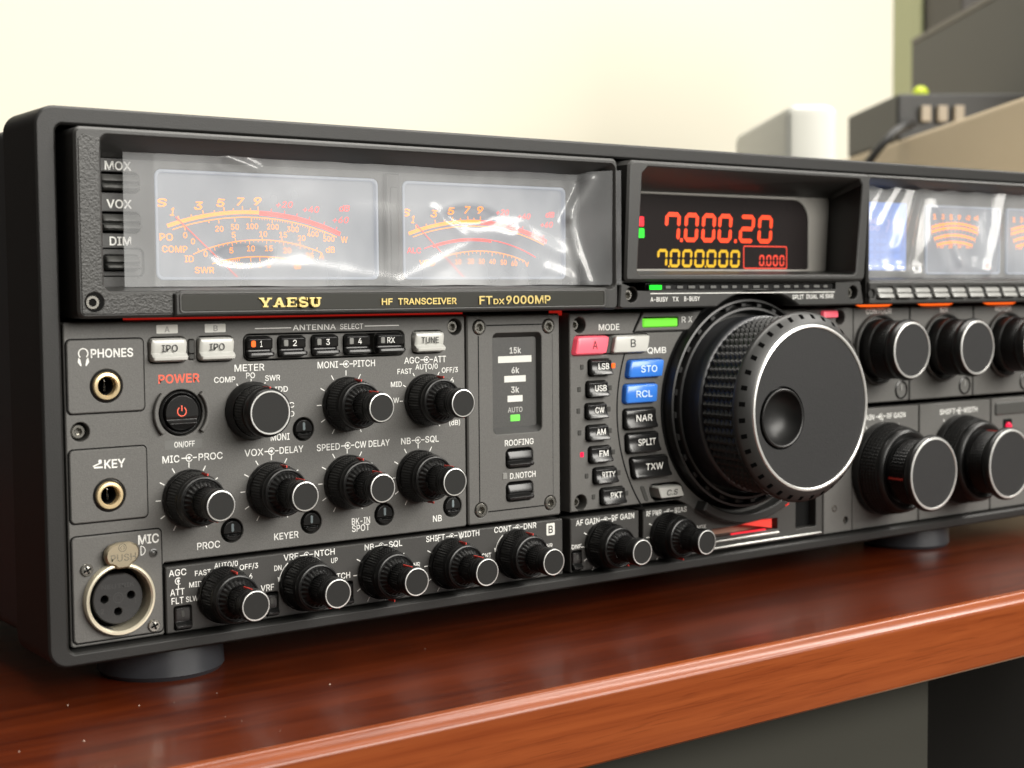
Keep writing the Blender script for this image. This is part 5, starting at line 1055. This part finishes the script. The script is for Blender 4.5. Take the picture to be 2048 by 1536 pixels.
# ================================================================== protective films (loose clear sheets over the windows)
def film_material(name, haze):
    m = bpy.data.materials.new(name); m.use_nodes = True; nt = m.node_tree; nt.nodes.clear()
    o = nt.nodes.new('ShaderNodeOutputMaterial'); tr = nt.nodes.new('ShaderNodeBsdfTransparent'); df = nt.nodes.new('ShaderNodeBsdfDiffuse'); tl = nt.nodes.new('ShaderNodeBsdfTranslucent')
    gl = nt.nodes.new('ShaderNodeBsdfGlossy'); gl.inputs['Roughness'].default_value = 0.22; gl.inputs['Color'].default_value = (1, 1, 1, 1)
    df.inputs['Color'].default_value = (0.88, 0.90, 0.92, 1); tr.inputs['Color'].default_value = (0.97, 0.97, 0.97, 1)
    at = nt.nodes.new('ShaderNodeAttribute'); at.attribute_name = 'haze'
    mu = nt.nodes.new('ShaderNodeMath'); mu.operation = 'MULTIPLY'; mu.inputs[1].default_value = haze
    nt.links.new(at.outputs['Fac'], mu.inputs[0])
    m1_ = nt.nodes.new('ShaderNodeMixShader'); nt.links.new(mu.outputs[0], m1_.inputs['Fac']); nt.links.new(tr.outputs[0], m1_.inputs[1]); nt.links.new(df.outputs[0], m1_.inputs[2])
    lw = nt.nodes.new('ShaderNodeFresnel'); lw.inputs['IOR'].default_value = 1.45
    mf = nt.nodes.new('ShaderNodeMath'); mf.operation = 'MULTIPLY_ADD'; mf.inputs[1].default_value = 1.35; mf.inputs[2].default_value = 0.0
    nt.links.new(lw.outputs[0], mf.inputs[0])
    m2_ = nt.nodes.new('ShaderNodeMixShader'); nt.links.new(mf.outputs[0], m2_.inputs['Fac']); nt.links.new(m1_.outputs[0], m2_.inputs[1]); nt.links.new(gl.outputs[0], m2_.inputs[2])
    nt.links.new(m2_.outputs[0], o.inputs['Surface'])
    return m
def film(name, label, x0, x1, zt, zb, yfun, hfun, m, nx=220, nz=60):
    bm = BM(); hz = []
    g = []
    for i in range(nx + 1):
        col = []
        for j in range(nz + 1):
            s, t = i / nx, j / nz
            X = x0 + (x1 - x0) * s; Z = zb(X) + (zt(X) - zb(X)) * t
            col.append(bm.verts.new((X, yfun(X, Z, t), Z))); hz.append(hfun(X, Z, t))
        g.append(col)
    for a, b in zip(g, g[1:]):
        for j in range(nz): bm.faces.new((a[j], b[j], b[j + 1], a[j + 1]))
    me = bpy.data.meshes.new(name)
    for v in bm.verts: v.co *= S
    bm.to_mesh(me); bm.free(); me.materials.append(m)
    at = me.attributes.new('haze', 'FLOAT', 'POINT'); at.data.foreach_set('value', hz)
    for p in me.polygons: p.use_smooth = True
    o = bpy.data.objects.new(name, me); C.objects.link(o); o['label'] = label; o['category'] = 'plastic film'; o['group'] = 'clear films over the displays'
    return o
def seg_d(px, pz, a, b):
    ax, az = a; bx, bz = b; l2 = (bx - ax) ** 2 + (bz - az) ** 2
    t = max(0, min(1, ((px - ax) * (bx - ax) + (pz - az) * (bz - az)) / l2))
    return math.hypot(px - ax - t * (bx - ax), pz - az - t * (bz - az)), t
OV = [(67.5, 122.6, 10.0, 3.4), (155.5, 137.0, 10.5, 3.4)]       # where the film clings to the glass
def ov(X, Z):
    return max(0, min(1, max((1.2 - math.hypot((X - a) / c, (Z - b) / d)) / 0.3 for a, b, c, d in OV)))
def y_left(X, Z, t):
    y = 4.6 - 1.0 * t ** 2
    n = noise.noise(Vector((X * .035, Z * .05, 1.7))) * 1.0 + noise.noise(Vector((X * .11, Z * .07, 4.1))) * .30
    y += n * min(1, max(.25, (X - 30) / 60))
    # draped folds on the second window and up the side wall
    for a, b, w, h in (((206.5, 151.5), (199.0, 137.0), 2.0, -1.7), ((199.0, 137.0), (206.0, 113.2), 1.8, -1.8), ((203.0, 150), (196.5, 137.5), 1.6, .9), ((126.0, 113.4), (158, 128), 2.0, -.30), ((158, 131), (176, 131.5), 3.4, -.75), ((176, 131.5), (197, 124), 2.6, -.55), ((173, 129), (174.5, 114), 4.0, -1.4), ((126, 113.4), (88, 119), 2.4, -.28), ((88, 119), (60, 117.6), 2.4, -.26), ((190, 118), (204, 113.5), 2.4, -.6), ((140, 139), (152, 130), 1.5, -.35), ((62, 152.8), (72, 149.5), 1.4, -.8)):
        d, _ = seg_d(X, Z, a, b); y += h * math.exp(-(d / w) ** 2)
    k = ov(X, Z); y = y * (1 - k) + 5.0 * k
    if 120 < X < 130: y = min(y, 5.2)
    if X > 203: y += (-7.0 - y) * ((X - 203) / 12.0) ** 1.15
    return min(y, 7.8 if X < 205 else y)
def h_left(X, Z, t):
    h = 0.8 + .35 * noise.noise(Vector((X * .03, Z * .05, 9.0))) + .12 * noise.noise(Vector((X * .2, Z * .1, 3.0)))
    h *= (1.0 - .62 * ov(X, Z)) * (1.12 - .3 * t)
    if X < 38: h *= .75
    if X > 203: h *= .85
    return max(.05, h)
fm = film_material('clear_film', 0.31)
film('protective_film', 'long loose clear film hanging wrinkled over the two left amber meters', 27.8, 215.2,
     lambda X: 154.0 - .4 * math.sin((X - 28) * .02) * 2 + .5 * noise.noise(Vector((X * .06, 0, 2))) - (0.5 if 150 < X < 195 else 0), lambda X: 112.5 + .35 * noise.noise(Vector((X * .05, 3, 2))), y_left, h_left, fm)
def y_right(X, Z, t):
    y = 3.0 + 1.4 * noise.noise(Vector((X * .06, Z * .05, 7.7))) + .5 * noise.noise(Vector((X * .2, Z * .08, 1.1)))
    for a, b, w, h in (((376, 154), (366, 139), 2, -1.0), ((387, 154), (374, 138), 2, -1.0), ((395, 154), (384, 128), 2.6, -2.0), ((406, 151), (394, 118), 3, 1.5), ((412, 147), (428, 122), 1.6, -1.6), ((462, 154), (449, 118), 2.2, -1.8), ((366, 118.5), (400, 117), 2.4, -2.0), ((428, 122), (447, 118), 3, -1)):
        d, _ = seg_d(X, Z, a, b); y += h * math.exp(-(d / w) ** 2)
    return min(y, 7.4)
film('protective_film', 'shorter crumpled clear film over the blue screen and right amber meters', 355.8, 545, lambda X: 154.4 + 1.2 * math.sin(X * .33) * math.exp(-(X - 356) / 60), lambda X: 114.4, y_right, lambda X, Z, t: .75 + .4 * noise.noise(Vector((X * .05, Z * .05, 2))), film_material('clear_film_right', 0.22), 160, 40)

# ================================================================== desk, room and things behind
def wood(name, dark, light, axis_scale):
    m = bpy.data.materials.new(name); m.use_nodes = True; nt = m.node_tree; b = nt.nodes['Principled BSDF']
    tc = nt.nodes.new('ShaderNodeTexCoord'); mp = nt.nodes.new('ShaderNodeMapping'); mp.inputs['Scale'].default_value = axis_scale
    nt.links.new(tc.outputs['Object'], mp.inputs['Vector'])
    n1 = nt.nodes.new('ShaderNodeTexNoise'); n1.inputs['Scale'].default_value = 1.0; n1.inputs['Detail'].default_value = 7; n1.inputs['Roughness'].default_value = .62; n1.inputs['Distortion'].default_value = .5
    nt.links.new(mp.outputs[0], n1.inputs['Vector'])
    n2 = nt.nodes.new('ShaderNodeTexNoise'); n2.inputs['Scale'].default_value = 4.5; n2.inputs['Detail'].default_value = 4; n2.inputs['Distortion'].default_value = .4
    nt.links.new(mp.outputs[0], n2.inputs['Vector'])
    cr = nt.nodes.new('ShaderNodeValToRGB'); cr.color_ramp.elements[0].position = .28; cr.color_ramp.elements[0].color = (*dark, 1); cr.color_ramp.elements[1].position = .66; cr.color_ramp.elements[1].color = (*light, 1)
    nt.links.new(n1.outputs['Fac'], cr.inputs['Fac'])
    st = nt.nodes.new('ShaderNodeValToRGB'); st.color_ramp.elements[0].position = .33; st.color_ramp.elements[0].color = (.55, .45, .4, 1); st.color_ramp.elements[1].position = .46; st.color_ramp.elements[1].color = (1, 1, 1, 1)
    nt.links.new(n2.outputs['Fac'], st.inputs['Fac'])
    mx = nt.nodes.new('ShaderNodeMix'); mx.data_type = 'RGBA'; mx.blend_type = 'MULTIPLY'; mx.inputs['Factor'].default_value = .42
    nt.links.new(cr.outputs[0], mx.inputs['A']); nt.links.new(st.outputs[0], mx.inputs['B']); nt.links.new(mx.outputs['Result'], b.inputs['Base Color'])
    b.inputs['Roughness'].default_value = .34; b.inputs['Coat Weight'].default_value = .22; b.inputs['Coat Roughness'].default_value = .12; b.inputs['Specular IOR Level'].default_value = .22
    return m
desk = thing('desk', 'red brown wood grain desk the radio stands on, with a rounded front edge', 'desk', (250, 190, -750))
def dpart(name, bm, m, smooth=False):
    o = obj(name, bm, m, desk, smooth); o.matrix_parent_inverse = Matrix.Translation(-desk.location); return o
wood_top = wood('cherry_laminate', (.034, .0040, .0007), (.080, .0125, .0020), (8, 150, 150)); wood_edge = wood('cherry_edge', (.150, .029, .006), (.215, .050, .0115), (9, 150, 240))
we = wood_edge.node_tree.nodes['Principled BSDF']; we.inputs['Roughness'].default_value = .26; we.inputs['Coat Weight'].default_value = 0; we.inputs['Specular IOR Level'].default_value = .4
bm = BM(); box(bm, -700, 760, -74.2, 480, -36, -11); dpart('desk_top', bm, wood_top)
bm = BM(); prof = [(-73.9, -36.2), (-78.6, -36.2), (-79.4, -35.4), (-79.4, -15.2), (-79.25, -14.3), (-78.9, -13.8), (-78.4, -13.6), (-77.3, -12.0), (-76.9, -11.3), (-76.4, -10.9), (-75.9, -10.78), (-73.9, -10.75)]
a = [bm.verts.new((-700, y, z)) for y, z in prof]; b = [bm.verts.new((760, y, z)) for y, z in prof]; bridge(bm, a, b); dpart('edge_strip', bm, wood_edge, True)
bm = BM(); box(bm, -650, 338, -52, 460, -748, -36.3); dpart('drawer_cabinet', bm, mat('grey_laminate', (.034, .033, .027), .8, bump=(300, .1, 3), spec=.15))
bm = BM(); box(bm, 338.5, 750, 150, 200, -748, -36.3); dpart('back_panel', bm, mat('knee_space_shade', (.008, .0076, .007), .9, spec=.05))  # coloured near black to stand in for the shade under the desk
# crumbs of dust lying on the desk
bm = BM()
for k in range(26):
    x = random.uniform(-60, 330); y = random.uniform(-68, 20) ; r = random.choice((.10, .13, .16, .22, .34)) * random.uniform(.6, 1.1)
    if random.random() < .5: x = random.uniform(-40, 90); y = random.uniform(-66, -10)
    vs = [bm.verts.new((x + r * random.uniform(.5, 1.3) * math.cos(a), y + r * random.uniform(.5, 1.3) * math.sin(a), -10.98)) for a in (0, 1.3, 2.6, 3.9, 5.1)]
    tp = bm.verts.new((x, y, -10.98 + r))
    for i in range(5): bm.faces.new((vs[i - 1], vs[i], tp))
dust = obj('dust', bm, mat('dust', (.36, .27, .22), .85)); dust['kind'] = 'stuff'; dust['label'] = 'pale dust crumbs scattered on the desk top'; dust['category'] = 'dust'

def structure(name, bm, m): o = obj(name, bm, m); o['kind'] = 'structure'; return o
bm = BM(); box(bm, 100, 5500, 1500, 1560, -750, 2600); structure('wall', bm, mat('cream_wall', (.635, .61, .515), .85, bump=(60, .15, 4)))
bm = BM(); box(bm, -3500, 100, 1500, 1560, -750, 2600); structure('unseen_dark_wall', bm, mat('unseen_wall_dark', (.022, .020, .018), .6))  # unseen dark stretch, added so the case side reflects no bright wall
bm = BM(); box(bm, -3500, 5500, -3000, 1500, -790, -750); structure('floor', bm, mat('floor_carpet', (.09, .085, .075), .9, bump=(200, .5, 3)))

# things behind stand on a cabinet turned against the radio; u runs along its edge, n across it
U_ = Vector((.568, .823, 0)); N_ = Vector((.823, -.568, 0))
ORG = Vector((819, 239, 0))
def pt(s, t, z): v = ORG + U_ * s + N_ * t; return (v.x, v.y, z)
def obox(bm, s0, s1, t0, t1, z0, z1, bev=0.0):
    vs = [bm.verts.new(pt(s, t, z)) for s in (s0, s1) for t in (t0, t1) for z in (z0, z1)]
    fs = [bm.faces.new([vs[i] for i in f]) for f in ((0, 1, 3, 2), (4, 6, 7, 5), (0, 4, 5, 1), (2, 3, 7, 6), (0, 2, 6, 4), (1, 5, 7, 3))]
    if bev: bmesh.ops.bevel(bm, geom=list({e for f in fs for e in f.edges}), offset=bev, segments=3, affect='EDGES', profile=.5)
def tagged(name, bm, m, label, cat, smooth=False):
    o = obj(name, bm, m, None, smooth); o['label'] = label; o['category'] = cat; return o
bm = BM(); obox(bm, -60, 1100, 0, 420, -750, 252, 4); tagged('cabinet', bm, mat('tan_laminate', (.52, .42, .29), .55, bump=(400, .1, 2)), 'tan cabinet side rising behind the right end of the radio', 'cabinet')
bx = thing('network_box', 'black flat box with cream sockets lying on the tan cabinet', 'electronics', pt(400, 60, 252))
def bpart(root, name, bm, m): o = obj(name, bm, m, root); o.matrix_parent_inverse = Matrix.Translation(-root.location); return o
bm = BM(); obox(bm, 329, 512, 2, 150, 252.3, 297, 3); bpart(bx, 'box_shell', bm, mat('box_black', (.028, .028, .027), .5))
cream = mat('cream_plastic', (.34, .29, .22), .5)
for t0 in (24, 40, 56):
    bm = BM(); obox(bm, 322, 330, t0, t0 + 9, 270, 285, .6); bpart(bx, 'socket', bm, cream)
bm = BM(); tube(bm, [pt(326, 16, 268), pt(312, 6, 266), pt(304, -8, 258), pt(306, -22, 243), pt(316, -34, 224), pt(330, -42, 200), pt(340, -46, 170), pt(345, -46, 100)], 4.2, 10); tagged('power_cord', bm, mat('cord_black', (.03, .03, .03), .35), 'black cord running down from the flat box behind the radio', 'cord', True)
mo = thing('monitor', 'dark grey monitor slab standing on the tan cabinet', 'monitor', pt(560, 168, 252))
bm = BM(); obox(bm, 200, 806, 160, 176, 270, 421, 2); bpart(mo, 'screen_panel', bm, mat('monitor_grey', (.058, .058, .056), .55))
bm = BM(); obox(bm, 200, 806, 159.4, 176, 421.2, 428, 1.0); bpart(mo, 'monitor_rim', bm, mat('monitor_rim', (.12, .112, .10), .5))
bm = BM(); obox(bm, 400, 620, 152, 186, 252.3, 258, 1); obox(bm, 480, 520, 164, 174, 258, 272, 1); bpart(mo, 'monitor_stand', bm, mat('stand_black', (.02, .02, .02), .5))
bm = BM(); obox(bm, 735, 975, 200, 300, 252.3, 600, 3); tagged('speaker_box', bm, mat('box_brown', (.055, .050, .046), .6), 'tall dark brownish box behind the grey monitor', 'box')
bm = BM(); obox(bm, 880, 1006, 194, 198, 252.3, 600, 1); tagged('folder', bm, mat('lime_card', (.40, .43, .25), .6), 'lime green folder standing against the tall dark box', 'folder')
bm = BM(); obox(bm, 560, 955, 320, 323, 252.3, 640, .5); tagged('paper_sheet', bm, mat('white_paper', (.8, .8, .76), .8), 'white paper sheet upright behind the monitor', 'paper')
bm = BM(); bmesh.ops.create_uvsphere(bm, u_segments=20, v_segments=12, radius=8, matrix=Matrix.Translation(pt(392, 44, 305))); tagged('lime_ball', bm, mat('lime_plastic', (.60, .72, .04), .4), 'small lime yellow ball resting on the black flat box', 'ball', True)
wb = thing('router', 'white rounded box standing on the desk beyond the right end of the radio', 'router', pt(-10, -160, -11))
bm = BM(); obox(bm, -106, 82, -200, -164, -11, 234, 8); o = bpart(wb, 'router_shell', bm, mat('white_plastic', (.52, .52, .47), .45))
for p in o.data.polygons: p.use_smooth = True
o.data.set_sharp_from_angle(angle=math.radians(28))
